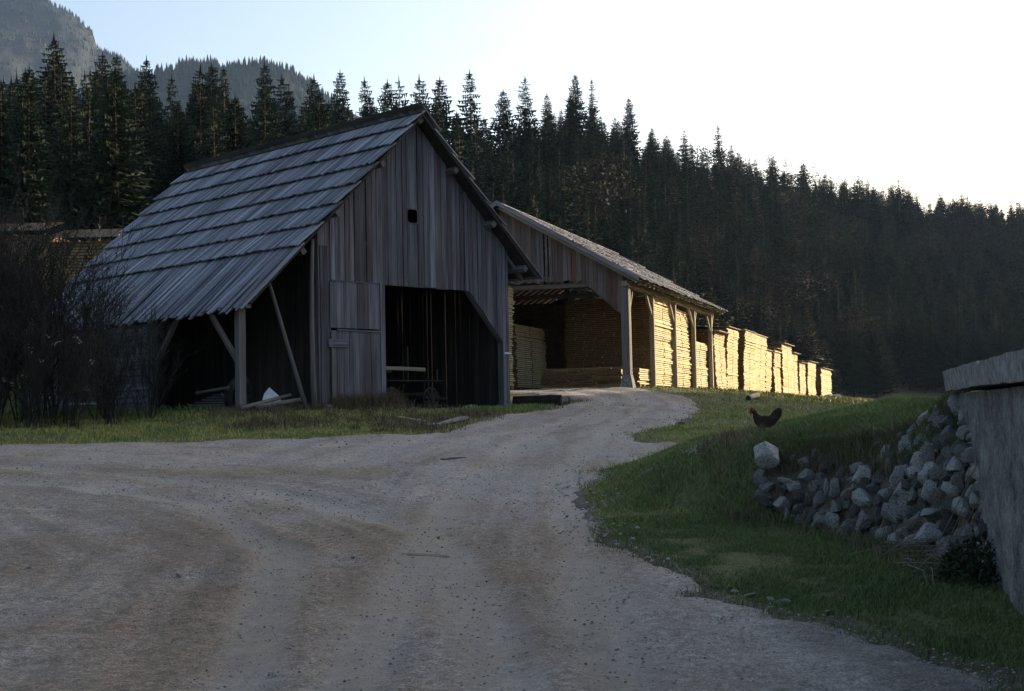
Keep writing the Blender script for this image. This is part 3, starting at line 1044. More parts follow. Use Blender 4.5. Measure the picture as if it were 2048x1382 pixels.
def build_barn():
    b = empty('barn', (*BARN_O, BARN_Z), BARN_A, 'grey weathered board barn with steep shake roof and open doorway', 'barn')
    # --- roof: decks, left slope courses of long boards
    YF, YB = -.5, 12.5
    roof = link('roof', None, b)
    nl = Vector((-ST, 0, CT)); dl = Vector((-CT, 0, -ST))       # left slope: outward normal, down direction
    nr_ = Vector((ST, 0, CT)); dr = Vector((CT, 0, -ST))
    ridge = Vector((RX, 0, RZT))

    def slab(name, d, n, L0, L1, off, th, mat):
        mb = MB(); vs = []
        for yv in (YF + .03, YB - .03):
            for l in (L0, L1):
                for o in (off, off + th):
                    p = ridge + d * l + n * o; vs.append((p.x, yv, p.z))
        mb.add(vs, [(0, 1, 3, 2), (4, 6, 7, 5), (0, 4, 5, 1), (2, 3, 7, 6), (1, 5, 7, 3), (0, 2, 6, 4)])
        return mb.build(name, mat, roof)
    slab('roof_deck', dl, nl, 0.05, 8.75, -.20, .06, M['darkwood'])
    slab('roof_deck', dr, nr_, 0.05, 6.75, -.20, .06, M['darkwood'])
    edges = [0 + .928 * k for k in range(8)] + [9.16]
    mb_far = MB(); n_ind = 0
    specs = []
    for c in range(8):
        yv = YF
        while yv < YB - .05:
            w = rng.uniform(.085, .18)
            if yv + w > YB: w = YB - yv
            specs.append((c, yv + w / 2, w)); yv += w + rng.uniform(0, .006)
    # nearest, longest courses first: those are single boards
    specs.sort(key=lambda s: (-s[0], s[1]))
    for c, yc, w in specs:
        l0 = edges[c] - (.22 if c else -.02); l1 = edges[c + 1] + rng.uniform(-.022, .022) + (rng.uniform(-.14, .10) if c == 7 else 0)
        lift0 = -.13; lift1 = rng.uniform(-.018, .012)
        if c == 7:
            lift0 = -.125; lift1 = -.05 + rng.uniform(-.045, .05)
        p0 = ridge + dl * l0 + nl * lift0; p1 = ridge + dl * l1 + nl * lift1
        p0.y = yc; p1.y = yc + rng.uniform(-.025, .025)
        th = .032
        if n_ind < 300:
            board(roof, 'roof_board', p0, p1, w - .004, th, nl, M['roofwood'], 0, rng.uniform(-.04, .04), jit=.012 if c == 7 else .005)
            n_ind += 1
        else:
            vs = []
            w2 = w / 2 - .002
            for p, e in ((p0, 0), (p1, rng.uniform(-.02, .02))):
                for sy, so in ((-1, -1), (1, -1), (1, 1), (-1, 1)):
                    q = p + nl * (so * th / 2) + dl * (e * sy)
                    vs.append((q.x, p.y + sy * w2, q.z))
            mb_far.add(vs, BOXF)
    o = mb_far.build('roof_boards', M['roofwood_j'], roof); o['kind'] = 'stuff'; tone(o)
    # right slope, top course projecting past the ridge
    mb = MB()
    for c, (l0, l1) in enumerate(((-.04, .95), (.75, 1.9), (1.7, 2.85), (2.65, 3.8), (3.6, 4.75), (4.55, 7.0))):
        yv = YF
        while yv < YB - .05:
            w = min(rng.uniform(.15, .26), YB - yv)
            vs = []
            for l, lf in ((l0, -.02 if c == 0 else -.12), (l1, rng.uniform(-.02, .03))):
                for sy, so in ((-1, -1), (1, -1), (1, 1), (-1, 1)):
                    q = ridge + dr * (l + (rng.uniform(-.04, .04) if sy > 0 else 0)) + nr_ * (lf + so * .02 + (.03 if c == 0 else 0))
                    vs.append((q.x, yv + w / 2 + sy * (w / 2 - .002), q.z))
            mb.add(vs, BOXF); yv += w
    o = mb.build('roof_boards', M['roofwood_j'], roof); o['kind'] = 'stuff'; tone(o)
    board(roof, 'ridge_shade_strip', (RX - .07, YF - .02, RZT + .055), (RX - .07, YB, RZT + .055), .15, .05, (1, 0, .5), M['darkwood'])  # added dark board stands in for the shaded underside along the ridge
    # purlins / rafters seen under the front overhang
    for l in (.25, 2.2, 4.4, 6.3):
        p = ridge + dr * l + nr_ * -.30
        board(roof, 'purlin', (p.x, YF + .1, p.z), (p.x, YB - .1, p.z), .16, .18, nr_, M['beam'])
    for l in (2.4, 4.7, 6.4):
        p = ridge + dl * l + nl * -.30
        board(roof, 'purlin', (p.x, YF + .1, p.z), (p.x, YB - .1, p.z), .16, .18, nl, M['beam'])
    for yv in (.12, 4, 8, 12.0):
        for d, n, L in ((dl, nl, 8.75), (dr, nr_, 6.75)):
            p0 = ridge + d * .1 + n * -.27; p1 = ridge + d * L + n * -.27
            board(roof, 'rafter', (p0.x, yv, p0.z), (p1.x, yv, p1.z), .10, .12, (0, 1, 0), M['beam'])
    # --- front wall boards
    wall = link('front_wall', None, b)
    front = (0, -1, 0)
    xs = [0.0]
    stops = [.46, 2.39, 3.36, 3.78, 5.87, 7.30, 7.60]
    for s in stops:
        span = s - xs[-1]; n = max(1, round(span / .20)); ws = [rng.uniform(.8, 1.25) for _ in range(n)]; t = sum(ws); x = xs[-1]
        for w in ws:
            x += w / t * span; xs.append(x)
    for x0, x1 in zip(xs[:-1], xs[1:]):
        xc = (x0 + x1) / 2; w = x1 - x0 - rng.choice([.006, .010, .016, .028])
        top = roofz(xc) - .30; cut1 = (SL if xc < RX else -SL) * w
        yo = rng.uniform(-.014, .014)
        if xc < .46: lo, cut0 = .12, 0
        elif xc < 5.87: lo, cut0 = 3.62 + rng.uniform(-.02, .02), 0
        elif xc < 7.3: lo, cut0 = 3.62 - (xc - 5.87) * 1.077, -1.077 * w
        else: lo, cut0 = .05, 0
        # board() local x = nrm x axis: for nrm -y and z up this is +x... keep the sign with the slope
        if 3.35 < xc < 3.79:
            board(wall, 'wall_board', (xc, yo, lo), (xc, yo, 5.53), w, .028, front, M['wood'])
            board(wall, 'wall_board', (xc, yo, 5.95), (xc, yo, top), w, .028, front, M['wood'], 0, cut1 * FS)
        else:
            board(wall, 'wall_board', (xc, yo, lo), (xc, yo, top), w, .028, front, M['wood'], cut0 * FS, cut1 * FS, taper=rng.uniform(0, .008))
    # rounded hatch frame
    mb = MB(); n = 24; outer = []; inner = []
    for k in range(n):
        a = 2 * math.pi * k / n; c, s = math.cos(a), math.sin(a)
        m = max(abs(c), abs(s)); outer.append((.222 * c / m, .222 * s / m))
        e = (abs(c) ** 6 + abs(s) ** 6) ** (-1 / 6); inner.append((.195 * c * e, .195 * s * e))
    vs = []
    for yy in (-.03, -.012):
        vs += [(3.57 + p[0], yy, 5.74 + p[1]) for p in outer] + [(3.57 + p[0], yy, 5.74 + p[1]) for p in inner]
    fs = []
    for k in range(n):
        k2 = (k + 1) % n
        fs += [(k, k2, n + k2, n + k), (2 * n + k2, 2 * n + k, 3 * n + k, 3 * n + k2), (n + k, n + k2, 3 * n + k2, 3 * n + k), (k2, k, 2 * n + k, 2 * n + k2)]
    mb.add(vs, fs); mb.build('hatch_frame', M['wood'], wall)
    # corner posts, lintel, brace behind the sloping edge
    board(wall, 'post', (7.45, .14, 0), (7.45, .14, 5.0), .22, .22, front, M['beam'])
    board(wall, 'post', (.12, .14, 0), (.12, .14, 5.2), .22, .22, front, M['beam'])
    board(wall, 'post', (2.30, .14, 0), (2.30, .14, 3.8), .18, .2, front, M['beam'])
    board(wall, 'lintel', (.1, .13, 3.74), (7.5, .13, 3.74), .2, .2, front, M['beam'])
    board(wall, 'brace', (5.80, .13, 3.78), (7.38, .13, 2.1), .16, .16, front, M['beam'])
    board(wall, 'name_strip', (7.36, -.026, 1.72), (7.66, -.026, 1.71), .055, .012, front, M['white'])
    # --- door: upper and lower leaf on the left, right stile
    up = link('upper_door_panel', None, b)
    x = .40
    while x < 2.18:
        w = min(rng.uniform(.15, .24), 2.20 - x)
        board(up, 'door_board', (x + w / 2, -.05, 2.30), (x + w / 2, -.05, 3.60 + rng.uniform(-.01, .01)), w - .006, .026, front, M['wood']); x += w
    board(up, 'top_rail', (.46, -.052, 3.635), (2.22, -.052, 3.625), .05, .03, front, M['wood'])
    lo = link('door', None, b)
    x = .42
    while x < 2.18:
        w = min(rng.uniform(.15, .24), 2.20 - x)
        board(lo, 'door_board', (x + w / 2, -.062, .12), (x + w / 2, -.062, 2.22 + rng.uniform(-.008, .008)), w - .006, .026, front, M['wood']); x += w
    board(lo, 'top_rail', (.62, -.085, 2.245), (2.22, -.085, 2.235), .045, .05, front, M['wood'])
    board(lo, 'lintel_board', (.30, -.10, 1.86), (1.0, -.10, 1.86), .22, .04, front, M['wood'])
    board(lo, 'inner_stile', (.46, -.09, .15), (.46, -.09, 1.72), .10, .03, front, M['beam'])
    board(b, 'door_stile', (2.30, -.075, .1), (2.30, -.075, 3.66), .17, .04, front, M['wood'])
    board(b, 'corner_board', (.20, -.045, .1), (.20, -.045, 4.6), .26, .03, front, M['wood'])
    mb = MB(); mb.box(.02, .52, -.22, .25, -.25, .14); mb.build('foundation_stone', M['concrete'], b)
    mb = MB(); mb.box(7.28, 7.72, -.12, .3, -.25, .08); mb.build('foundation_stone', M['concrete'], b)
    # --- side walls and back wall
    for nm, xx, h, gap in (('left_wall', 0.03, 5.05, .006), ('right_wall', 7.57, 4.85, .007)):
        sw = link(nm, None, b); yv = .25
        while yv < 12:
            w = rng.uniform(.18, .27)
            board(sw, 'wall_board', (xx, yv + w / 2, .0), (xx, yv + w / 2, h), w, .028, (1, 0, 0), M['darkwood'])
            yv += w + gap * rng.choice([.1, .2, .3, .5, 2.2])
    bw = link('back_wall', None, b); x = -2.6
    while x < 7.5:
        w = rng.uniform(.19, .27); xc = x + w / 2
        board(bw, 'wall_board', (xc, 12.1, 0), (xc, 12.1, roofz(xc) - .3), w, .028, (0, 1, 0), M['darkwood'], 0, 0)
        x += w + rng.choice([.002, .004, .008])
    # --- open aisle under the left eave: posts, plate, braces, plank wall
    ex = -2.5
    board(b, 'eave_plate', (ex, -.3, 2.80), (ex, 12.2, 2.80), .18, .16, (1, 0, 0), M['beam'])
    for yv in (.1, 4.5, 8.5, 12.0):
        board(b, 'aisle_post', (ex, yv, -.1), (ex, yv, 2.72), .21, .21, front, M['beam'])
    board(b, 'brace', (ex, .16, 1.25), (ex, 1.45, 2.62), .12, .12, (1, 0, 0), M['beam'])
    board(b, 'brace', (ex, 4.4, 1.35), (ex, 3.2, 2.62), .12, .12, (1, 0, 0), M['beam'])
    pole(b, 'leaning_pole', (-.62, -.30, -.05), (-1.66, -.05, 3.46), .065, .05, M['beam'])
    pole(b, 'upright_pole', (-.46, -.42, -.10), (-.33, -.25, 4.72), .085, .055, M['beam'], bend=.05)
    pw = link('plank_wall', None, b); z = .12
    while z < 2.5:
        w = rng.uniform(.16, .22)
        board(pw, 'wall_plank', (ex - .14, 4.5, z + w / 2), (ex - .14 + rng.uniform(-.02, .02), 12.3, z + w / 2 + rng.uniform(-.02, .02)), w, .03, (1, 0, 0), M['wood'])
        z += w + rng.uniform(.005, .02)
    return b


FS = -1.0   # board() x axis points to -x on front walls
build_barn()


def bl(lx, ly):   # barn-local to world
    return to_world(lx, ly, BARN_O, BARN_A)


def wagon():
    x, yv = bl(2.75, .8)
    w = empty('hay_wagon', (x, yv, BARN_Z), BARN_A, 'old wooden hay wagon parked inside the dark barn doorway', 'wagon')
    for k in range(8):
        board(w, 'deck_plank', (-.2, .1 + k * .2, .86), (2.75, .1 + k * .2, .86), .19, .04, (0, 0, 1), M['darkwood'])
    for yy in (0, 1.6):
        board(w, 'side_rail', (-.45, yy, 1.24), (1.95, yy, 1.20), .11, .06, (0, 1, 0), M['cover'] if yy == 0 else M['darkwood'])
        for xx in (.1, 1.3, 2.5):
            board(w, 'stake', (xx, yy + .06, .8), (xx, yy + .06, 1.9 if xx == 1.3 else 1.22), .05, .05, (0, 1, 0), M['darkwood'])
    board(w, 'axle', (.5, -.05, .45), (.5, 1.65, .45), .1, .1, (0, 0, 1), M['beam'])
    board(w, 'axle', (2.1, -.05, .45), (2.1, 1.65, .45), .1, .1, (0, 0, 1), M['beam'])
    board(w, 'drawbar', (2.1, .8, .5), (3.6, .8, .3), .09, .09, (0, 0, 1), M['darkwood'])
    for xx in (.5, 2.1):
        for yy in (-.08, 1.68):
            mb = MB(); pts = [(xx + .30 * math.cos(t * math.pi / 10), yy, .32 + .30 * math.sin(t * math.pi / 10)) for t in range(21)]
            mb.tube(pts, [.04] * 21, 6, False); wh = mb.build('wheel', M['darkwood'], w, True)
            sp = MB()
            for k in range(8):
                t = k * math.pi / 4; sp.tube([(xx, yy, .32), (xx + .28 * math.cos(t), yy, .32 + .28 * math.sin(t))], [.06, .09], 5)
            sp.tube([(xx, yy - .1, .32), (xx, yy + .1, .32)], [.09, .09], 8)
            sp.build('spokes', M['darkwood'], wh)


wagon()


# ------------------------------------------------------------------ the lumber shed
def build_shed():
    s = empty('lumber_shed', (*SHED_O, SHED_Z), SHED_A, 'long open-sided lumber shed with brown board gable and shallow roof', 'shed')
    RXs, RZs, SLs, YF, YB = -5.2, 7.85, .58, -.7, 19.3
    ct, st = math.cos(math.atan(SLs)), math.sin(math.atan(SLs))
    ridge = Vector((RXs, 0, RZs)); top = lambda x: RZs - SLs * abs(x - RXs)
    roof = link('roof', None, s)
    for d, n, nm in ((Vector((ct, 0, -st)), Vector((st, 0, ct)), 'r'), (Vector((-ct, 0, -st)), Vector((-st, 0, ct)), 'l')):
        mb = MB(); vs = []
        for yv in (YF, YB):
            for l in (0, 6.85):
                for o in (-.14, -.09):
                    p = ridge + d * l + n * o; vs.append((p.x, yv, p.z))
        mb.add(vs, [(0, 1, 3, 2), (4, 6, 7, 5), (0, 4, 5, 1), (2, 3, 7, 6), (1, 5, 7, 3), (0, 2, 6, 4)])
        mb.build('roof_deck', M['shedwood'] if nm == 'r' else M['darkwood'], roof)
        mb = MB()
        for c, (l0, l1) in enumerate(((-.05, 1.85), (1.6, 3.55), (3.3, 5.25), (5.0, 6.95))):
            yv = YF - .04
            while yv < YB:
                w = min(rng.uniform(.2, .34), YB + .05 - yv)
                if w < .03: break
                vs = []
                e = rng.uniform(-.05, .05)
                for l, lf in ((l0, -.07), (l1 + e, rng.uniform(-.02, .03))):
                    for sy, so in ((-1, -1), (1, -1), (1, 1), (-1, 1)):
                        q = ridge + d * l + n * (lf + so * .018); vs.append((q.x, yv + w / 2 + sy * (w / 2 - .003), q.z))
                mb.add(vs, BOXF); yv += w
        o = mb.build('roof_boards', M['roofwood_j'], roof); o['kind'] = 'stuff'; tone(o)
        # rake board at the front edge
        p0 = ridge + n * -.06; p1 = ridge + d * 6.9 + n * -.06
        board(roof, 'rake_board', (p0.x, YF - .06, p0.z), (p1.x, YF - .06, p1.z), .17, .03, (0, -1, 0), M['roofwood'])
        k = 0
        yv = YF + .25
        while yv < YB:
            p0 = ridge + d * .1 + n * -.22; p1 = ridge + d * 6.78 + n * -.22
            board(roof, 'rafter', (p0.x, yv, p0.z), (p1.x, yv, p1.z), .10, .14, (0, 1, 0), M['postwood'] if nm == 'r' else M['darkwood'])  # left rafters and deck in dark wood: shade under that slope put into colour
            yv += .82; k += 1
    front = (0, -1, 0)
    wall = link('front_wall', None, s)
    xs = [-10.4]
    for st_ in (-8.5, -1.88, -.1):
        span = st_ - xs[-1]; n = round(span / .19); ws = [rng.uniform(.75, 1.3) for _ in range(n)]; t = sum(ws); x = xs[-1]
        for w in ws: x += w / t * span; xs.append(x)
    for i, (x0, x1) in enumerate(zip(xs[:-1], xs[1:])):
        xc = (x0 + x1) / 2; w = x1 - x0 - rng.choice([.006, .012, .02])
        if abs(xc + 3.35) < .11: w *= .55
        t = top(xc) - .26; c1 = (SLs if xc < RXs else -SLs) * w
        if xc > -1.88: lo, c0 = 4.46 - (xc + 1.88) * .843, -.843 * w
        elif xc < -8.5: lo, c0 = 4.46 - (-8.5 - xc) * .8, .8 * w
        else: lo, c0 = 4.46 + rng.uniform(-.04, .04), 0
        board(wall, 'wall_board', (xc, rng.uniform(-.01, .01), lo), (xc, 0, t), w, .028, front, M['shedwood'], c0 * FS, c1 * FS)
    board(wall, 'lintel', (-10.3, .14, 4.6), (-.1, .14, 4.6), .22, .2, front, M['beam'])
    board(wall, 'brace', (-1.95, .13, 4.62), (-.15, .13, 3.02), .16, .16, front, M['beam'])
    # right side posts with Y braces and eave plate
    board(s, 'eave_plate', (-.02, -.2, 4.22), (-.02, 18.9, 4.22), .2, .24, (1, 0, 0), M['postwood'])
    board(s, 'corner_post', (-.03, 0, .5), (-.03, 0, 4.1), .32, .30, front, M['beam'])
    mb = MB(); mb.add([(-.33, -.32, -.2), (.30, -.32, -.2), (.30, .34, -.2), (-.33, .34, -.2), (-.2, -.18, .52), (.16, -.18, .52), (.16, .2, .52), (-.2, .2, .52)], BOXF)
    mb.build('post_footing', M['concrete'], s)
    for yv in (4.6, 9.2, 13.8, 18.4):
        board(s, 'side_post', (0, yv, -.1), (0, yv, 4.1), .20, .20, front, M['postwood'])
        board(s, 'brace', (0, yv - .06, 3.2), (0, yv - 1.15, 4.15), .10, .10, (1, 0, 0), M['postwood'])
        if yv > 10: board(s, 'brace', (0, yv + .06, 3.2), (0, yv + .75, 4.15), .10, .10, (1, 0, 0), M['postwood'])
    board(s, 'side_post', (.02, .42, 0), (.02, .42, 4.1), .10, .10, front, M['postwood'])
    board(s, 'brace', (.02, .48, 3.3), (.02, 1.0, 4.12), .08, .08, (1, 0, 0), M['postwood'])
    for yv in (0.1, 4.6, 9.2, 13.8, 18.4):
        board(s, 'left_post', (-10.3, yv, -.1), (-10.3, yv, 4.1), .22, .22, front, M['beam'])
        board(s, 'tie_beam', (-10.3, yv + .2, 4.3), (0, yv + .2, 4.3), .18, .2, front, M['beam'])
    board(s, 'inner_post', (-5.25, .2, -.1), (-5.25, .2, 4.4), .2, .2, front, M['beam'])
    for yv in (9.2,):
        board(s, 'inner_post', (-5.2, yv, -.1), (-5.2, yv, 7.4), .2, .2, front, M['beam'])
    # boarded left side, partly closed
    lw = link('left_wall', None, s); yv = .3
    while yv < 19:
        w = rng.uniform(.2, .3)
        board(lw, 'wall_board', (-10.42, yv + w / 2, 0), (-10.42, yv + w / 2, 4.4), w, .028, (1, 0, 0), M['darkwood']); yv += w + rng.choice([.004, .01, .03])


build_shed()


# ------------------------------------------------------------------ lumber stacks
def stack(label, group, lx, ly, wx, wy, h, along='y', mat='lumber', cover=True, lean=0.0, dz=.085, seed=0, world=None, rot=None, base=None, cov='cover', gapk=.25, nb=6):
    """stickered pile of boards; (lx, ly) its near-left corner in shed coordinates; boards run along local x or y"""
    r = random.Random(seed)
    if world is None:
        x, yv = to_world(lx, ly, SHED_O, SHED_A); z0 = SHED_Z; rz = SHED_A
    else:
        (x, yv), z0, rz = world, base, rot
    t = empty('lumber_stack', (x, yv, z0), rz, label, 'lumber stack', group)
    bl_ = MB(); st = MB(); be = MB()
    # bearers
    L, W = (wy, wx) if along == 'y' else (wx, wy)
    def put(mb, a0, a1, b0, b1, z0_, z1_):   # a along boards, b across
        if along == 'y': mb.box(b0, b1, a0, a1, z0_, z1_)
        else: mb.box(a0, a1, b0, b1, z0_, z1_)
    for f in (.12, .5, .88):
        put(be, L * f - .1, L * f + .1, -.02, W + .02, -.1, .22)
    z = .22
    drift = 0; ts = dz * (1 - gapk)
    while z < h:
        drift += r.uniform(-.012, .012); drift = max(-.05, min(.05, drift))
        sh = lean * (z / h) + drift * 1.6
        b0 = 0
        ws = [r.uniform(.8, 1.25) for _ in range(nb)]; tot = sum(ws)
        for k, w in enumerate(ws):
            bw = w / tot * W
            e0 = r.uniform(-.09, .06) + (r.uniform(-.2, .12) if r.random() < .1 else 0); e1 = r.uniform(-.1, .1)
            jx = (r.uniform(-.03, .03) + (r.choice([-.06, .05]) if r.random() < .07 else 0)) if k in (0, nb - 1) else 0
            cutp = L * .5 + r.uniform(-.06, .06) if L > 2.8 else None
            spans = [(e0, L + e1)] if cutp is None else [(e0, cutp - r.uniform(.01, .07)), (cutp + r.uniform(.01, .07), L + e1)]
            for sa_, sb_ in spans:
                j2 = r.uniform(-.012, .012) if k in (0, nb - 1) else 0
                put(bl_, sa_, sb_, b0 + .006 + sh + jx + j2, b0 + bw - .006 + sh + jx + j2, z, z + ts * r.uniform(.86, 1.0))
            b0 += bw
        for f in (.06, .36, .65, .94):
            ff = f + r.uniform(-.008, .008)
            put(st, L * ff - .035, L * ff + .035, sh + .03 + r.uniform(-.05, .02), W + sh - .02 + r.uniform(-.03, .03), z + ts, z + dz)
        z += dz
    o = bl_.build('planks', M[mat], t); o['kind'] = 'stuff'
    o.data.materials.append(M['endgrain'])
    for mm_ in (('lumber_b', 'lumber_c') if mat == 'lumber' else (mat, mat)): o.data.materials.append(M[mm_])
    ends = [2, 4] if along == 'y' else [3, 5]
    mi = [0] * len(o.data.polygons)
    for q in range(0, len(mi), 6):
        tone = r.choice([0, 0, 0, 2, 3])
        for e in range(6): mi[q + e] = tone
        for e in ends: mi[q + e] = 1
    o.data.polygons.foreach_set('material_index', mi)
    o = st.build('stacking_sticks', M['sticker'], t); o['kind'] = 'stuff'
    be.build('bearers', M['sticker'], t)
    if cover:
        cv = MB()
        n = max(4, int(wx / .28)); tilt = r.uniform(-.1, .35) * (1 if cover is True else 1)
        for k in range(n):
            x0 = -.22 + (wx + .44) * k / n; x1 = -.22 + (wx + .44) * (k + 1) / n
            za = z + .03 + tilt * (1 - (k / n)); e = r.uniform(-.12, .12)
            cv.box(x0, x1 + .03, -.2 + e, wy + .22 + r.uniform(-.1, .1), za + .012 * (k % 2), za + .035 + .012 * (k % 2))
        o = cv.build('cover_boards', M[cov], t)
    return t


G_OUT = 'lumber stacks in the row beyond the shed'
ORD = ['first', 'second', 'third', 'fourth', 'fifth', 'sixth', 'seventh', 'eighth', 'ninth', 'tenth', 'eleventh']
OUT = [(18.95, 22.1, 3.2, 'y', -.05, .15), (22.9, 26.5, 3.65, 'y', .16, .0), (27.7, 31.9, 3.75, 'y', .2, .1), (32.7, 37.6, 3.75, 'y', .22, .0), (38.0, 40.6, 2.95, 'y', .1, -.1),
       (41.9, 45.1, 3.2, 'y', .04, .05), (45.5, 51.0, 3.75, 'y', .0, .1), (51.4, 55.5, 3.3, 'y', .02, .0), (56.3, 60.2, 2.7, 'y', .0, .0), (61.7, 67.5, 2.95, 'y', .02, .05), (71.0, 80.0, 2.7, 'y', 0, -.15)]
for k, (y0, y1, h, al, lean, dx) in enumerate(OUT):
    wx = 3.6 if k < 10 else 4.3
    lab = '%s sunlit lumber stack beyond the shed, counted from the shed' % ORD[k]
    if k == 10: lab = 'low last lumber stack with shaded front, farthest right in the row'
    stack(lab, G_OUT, -wx + .05 + dx + (.25 if k == 10 else 0), y0, wx, y1 - y0, h, al, 'lumber', True, lean, dz=.085 if k % 3 else .078, seed=300 + k)
G_IN = 'lumber stacks inside the shed'
stack('tall lumber stack in the second bay of the shed, sunlit side', G_IN, -4.2, 5.2, 4.05, 3.9, 4.1, 'y', 'lumber', False, .0, seed=330, nb=9)
stack('tall lumber stack in the third bay of the shed, sunlit side', G_IN, -4.1, 9.75, 3.95, 3.75, 3.95, 'y', 'lumber', False, .04, seed=331, nb=8)
stack('half-height lumber stack in the last bay of the shed', G_IN, -4.0, 14.3, 3.85, 3.8, 2.55, 'y', 'lumber', False, 0, dz=.10, seed=332)
stack('low wide pile of boards across the shed mouth', G_IN, -3.85, .55, 3.45, 1.5, .84, 'y', 'lumber', False, 0, dz=.075, seed=333)
stack('low sunlit pile of boards behind the concrete post footing', G_IN, -1.5, 2.5, 1.35, 2.0, .85, 'y', 'lumber', False, 0, dz=.085, seed=334)
stack('lumber stack at the back of the shed with a patch of sun', G_IN, -9.0, 1.6, 3.75, 4.2, 2.9, 'y', 'lumber_c', False, 0, seed=335)
stack('tall lumber stack showing as a strip beside the barn corner', G_IN, -8.2, -3.4, 3.62, 2.7, 4.25, 'y', 'lumber', True, .03, seed=336)
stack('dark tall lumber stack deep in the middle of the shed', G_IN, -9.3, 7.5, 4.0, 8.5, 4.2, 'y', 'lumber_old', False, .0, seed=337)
# two tall stacks on the rise behind the bushes, at the left edge
for k, (px, Yd, lab) in enumerate(((-10, 58.5, 'tall brown-roofed lumber stack at the left edge behind the bushes'), (175, 58.5, 'tall lumber stack beside the barn roof, behind the bushes'))):
    x = px_to_u(px) * Yd
    z0 = hz(x, Yd + 1.5) - .1
    ztop = tip_z(px, 468, Yd) - .25 * k
    st_ = stack(lab, 'brown-roofed lumber stacks behind the bushes', 0, 0, 4.4 if k == 0 else 3.1, 3.5, ztop - z0, 'x', 'lumber_old', False, 0, dz=.13, seed=350 + k, world=(-24.2 if k == 0 else -19.75, Yd), rot=R(-2), base=z0)
    mb = MB(); hh = ztop - z0 + .1; W = 4.4 if k == 0 else 3.1
    n = 18
    for j in range(n):
        x0 = -.02 + (W + .04) * j / n; x1 = -.02 + (W + .04) * (j + 1) / n - .01; e = rng.uniform(-.05, .05)
        mb.add([(x0, -.5 + e, hh + .02), (x1, -.5 + e, hh + .02), (x1, 1.8, hh + .6), (x0, 1.8, hh + .6), (x0, -.5 + e, hh + .06), (x1, -.5 + e, hh + .06), (x1, 1.8, hh + .64), (x0, 1.8, hh + .64)], BOXF)
    rf = mb.build('cover_boards', M['rustcover'], st_)
    mb = MB(); mb.box(-.02, W + .02, -.56, -.50, hh - .03, hh + .07); mb.build('edge_batten', M['cover'], rf)

# ------------------------------------------------------------------ plastered terrace wall with coping, rubble wall
WD = Vector((.2055, .9787, 0)); WN = Vector((-.9787, .2055, 0))
wall_pt = lambda yv: Vector((1.55 + .21 * yv, yv, 0))


def plaster_wall():
    o0 = wall_pt(6.5)
    ang = math.atan2(WD.y, WD.x)
    t = empty('terrace_wall', (o0.x, o0.y, 0), ang, 'grey rough-plastered terrace wall with concrete coping at right edge', 'wall')
    L = 8.35                       # local x along the wall (away), local y to the left = visible side
    X0 = -4.5
    mb = MB(); mb.box(X0 + .02, 7.1, -.45, -.02, -.4, 1.72); mb.build('wall_core', M['stone'], t)
    # plaster skin with a broken far edge
    nx, nz = 230, 46
    zs = np.linspace(-.3, 1.74, nz)
    yb = np.interp(zs, [-.3, .2, .6, 1.0, 1.4, 1.65, 1.74], [5.15, 5.15, 5.5, 5.75, 6.2, 6.9, 7.0]) + fbm(zs * 2.3, zs * 0 + 1.7, 91, 3) * .9 - .25
    qq = np.linspace(0, 1, nx)
    PX = X0 + (yb[:, None] - X0) * qq[None, :]; PZ = zs[:, None] + 0 * PX
    PD = .035 + fbm(PX / .5, PZ / .5, 92, 2) * .035 + fbm(PX / .12, PZ / .12, 94, 2) * .018
    PD[:, -1] = -.03; PD[:, 0] = -.46; PX[:, 0] = X0
    pi_ = np.arange(nx * nz).reshape(nz, nx)
    PF = np.stack([pi_[:-1, :-1], pi_[1:, :-1], pi_[1:, 1:], pi_[:-1, 1:]], -1).reshape(-1, 4)
    link('plaster', mesh_np('plaster', np.stack([PX, PD, PZ], -1).reshape(-1, 3), PF, M['plaster'], True), t)
    # coping slab, chipped edge
    V = []; n = 95
    for i in range(n):
        x = -4.6 + (7.05 + 4.6) * i / (n - 1)
        for yy, zz in ((.13, 1.77), (.145, 1.965), (-.55, 1.985), (-.55, 1.77)):
            kk_ = len(V) % 4; V.append((x, yy + float(fbm(x / .5, kk_ * 3.3, 95, 3)) * .022, zz + float(fbm(x / .4, kk_ * 5.1, 96, 3)) * .018 - (.03 if kk_ == 1 and rng.random() < .08 else 0)))
    F = [(i * 4 + k, i * 4 + (k + 1) % 4, (i + 1) * 4 + (k + 1) % 4, (i + 1) * 4 + k) for i in range(n - 1) for k in range(4)]
    F += [(3, 2, 1, 0), tuple((n - 1) * 4 + k for k in range(4))]
    link('coping', mesh('coping', V, F, M['concrete']), t)
    return t, ang


twall, tang = plaster_wall()

# stone prototypes
stones = []
for k in range(8):
    bm = bmesh.new(); bmesh.ops.create_icosphere(bm, subdivisions=2, radius=1)
    r = random.Random(500 + k)
    planes = [(Vector((r.gauss(0, 1), r.gauss(0, 1), r.gauss(0, 1))).normalized(), r.uniform(.42, .75)) for _ in range(9)]
    for v in bm.verts:
        for n, d in planes:
            q = v.co.dot(n)
            if q > d: v.co -= n * (q - d) * .97
        v.co *= 1 + r.uniform(-.06, .06)
    me = bpy.data.meshes.new('stone'); bm.to_mesh(me); bm.free()
    me.materials.append(M['stone'])
    me.polygons.foreach_set('use_smooth', [True] * len(me.polygons)); me.set_sharp_from_angle(angle=R(38))
    stones.append(me)
stones_p = []
for me in stones:
    m2 = me.copy(); m2.materials.clear(); m2.materials.append(M['palestone']); stones_p.append(m2)


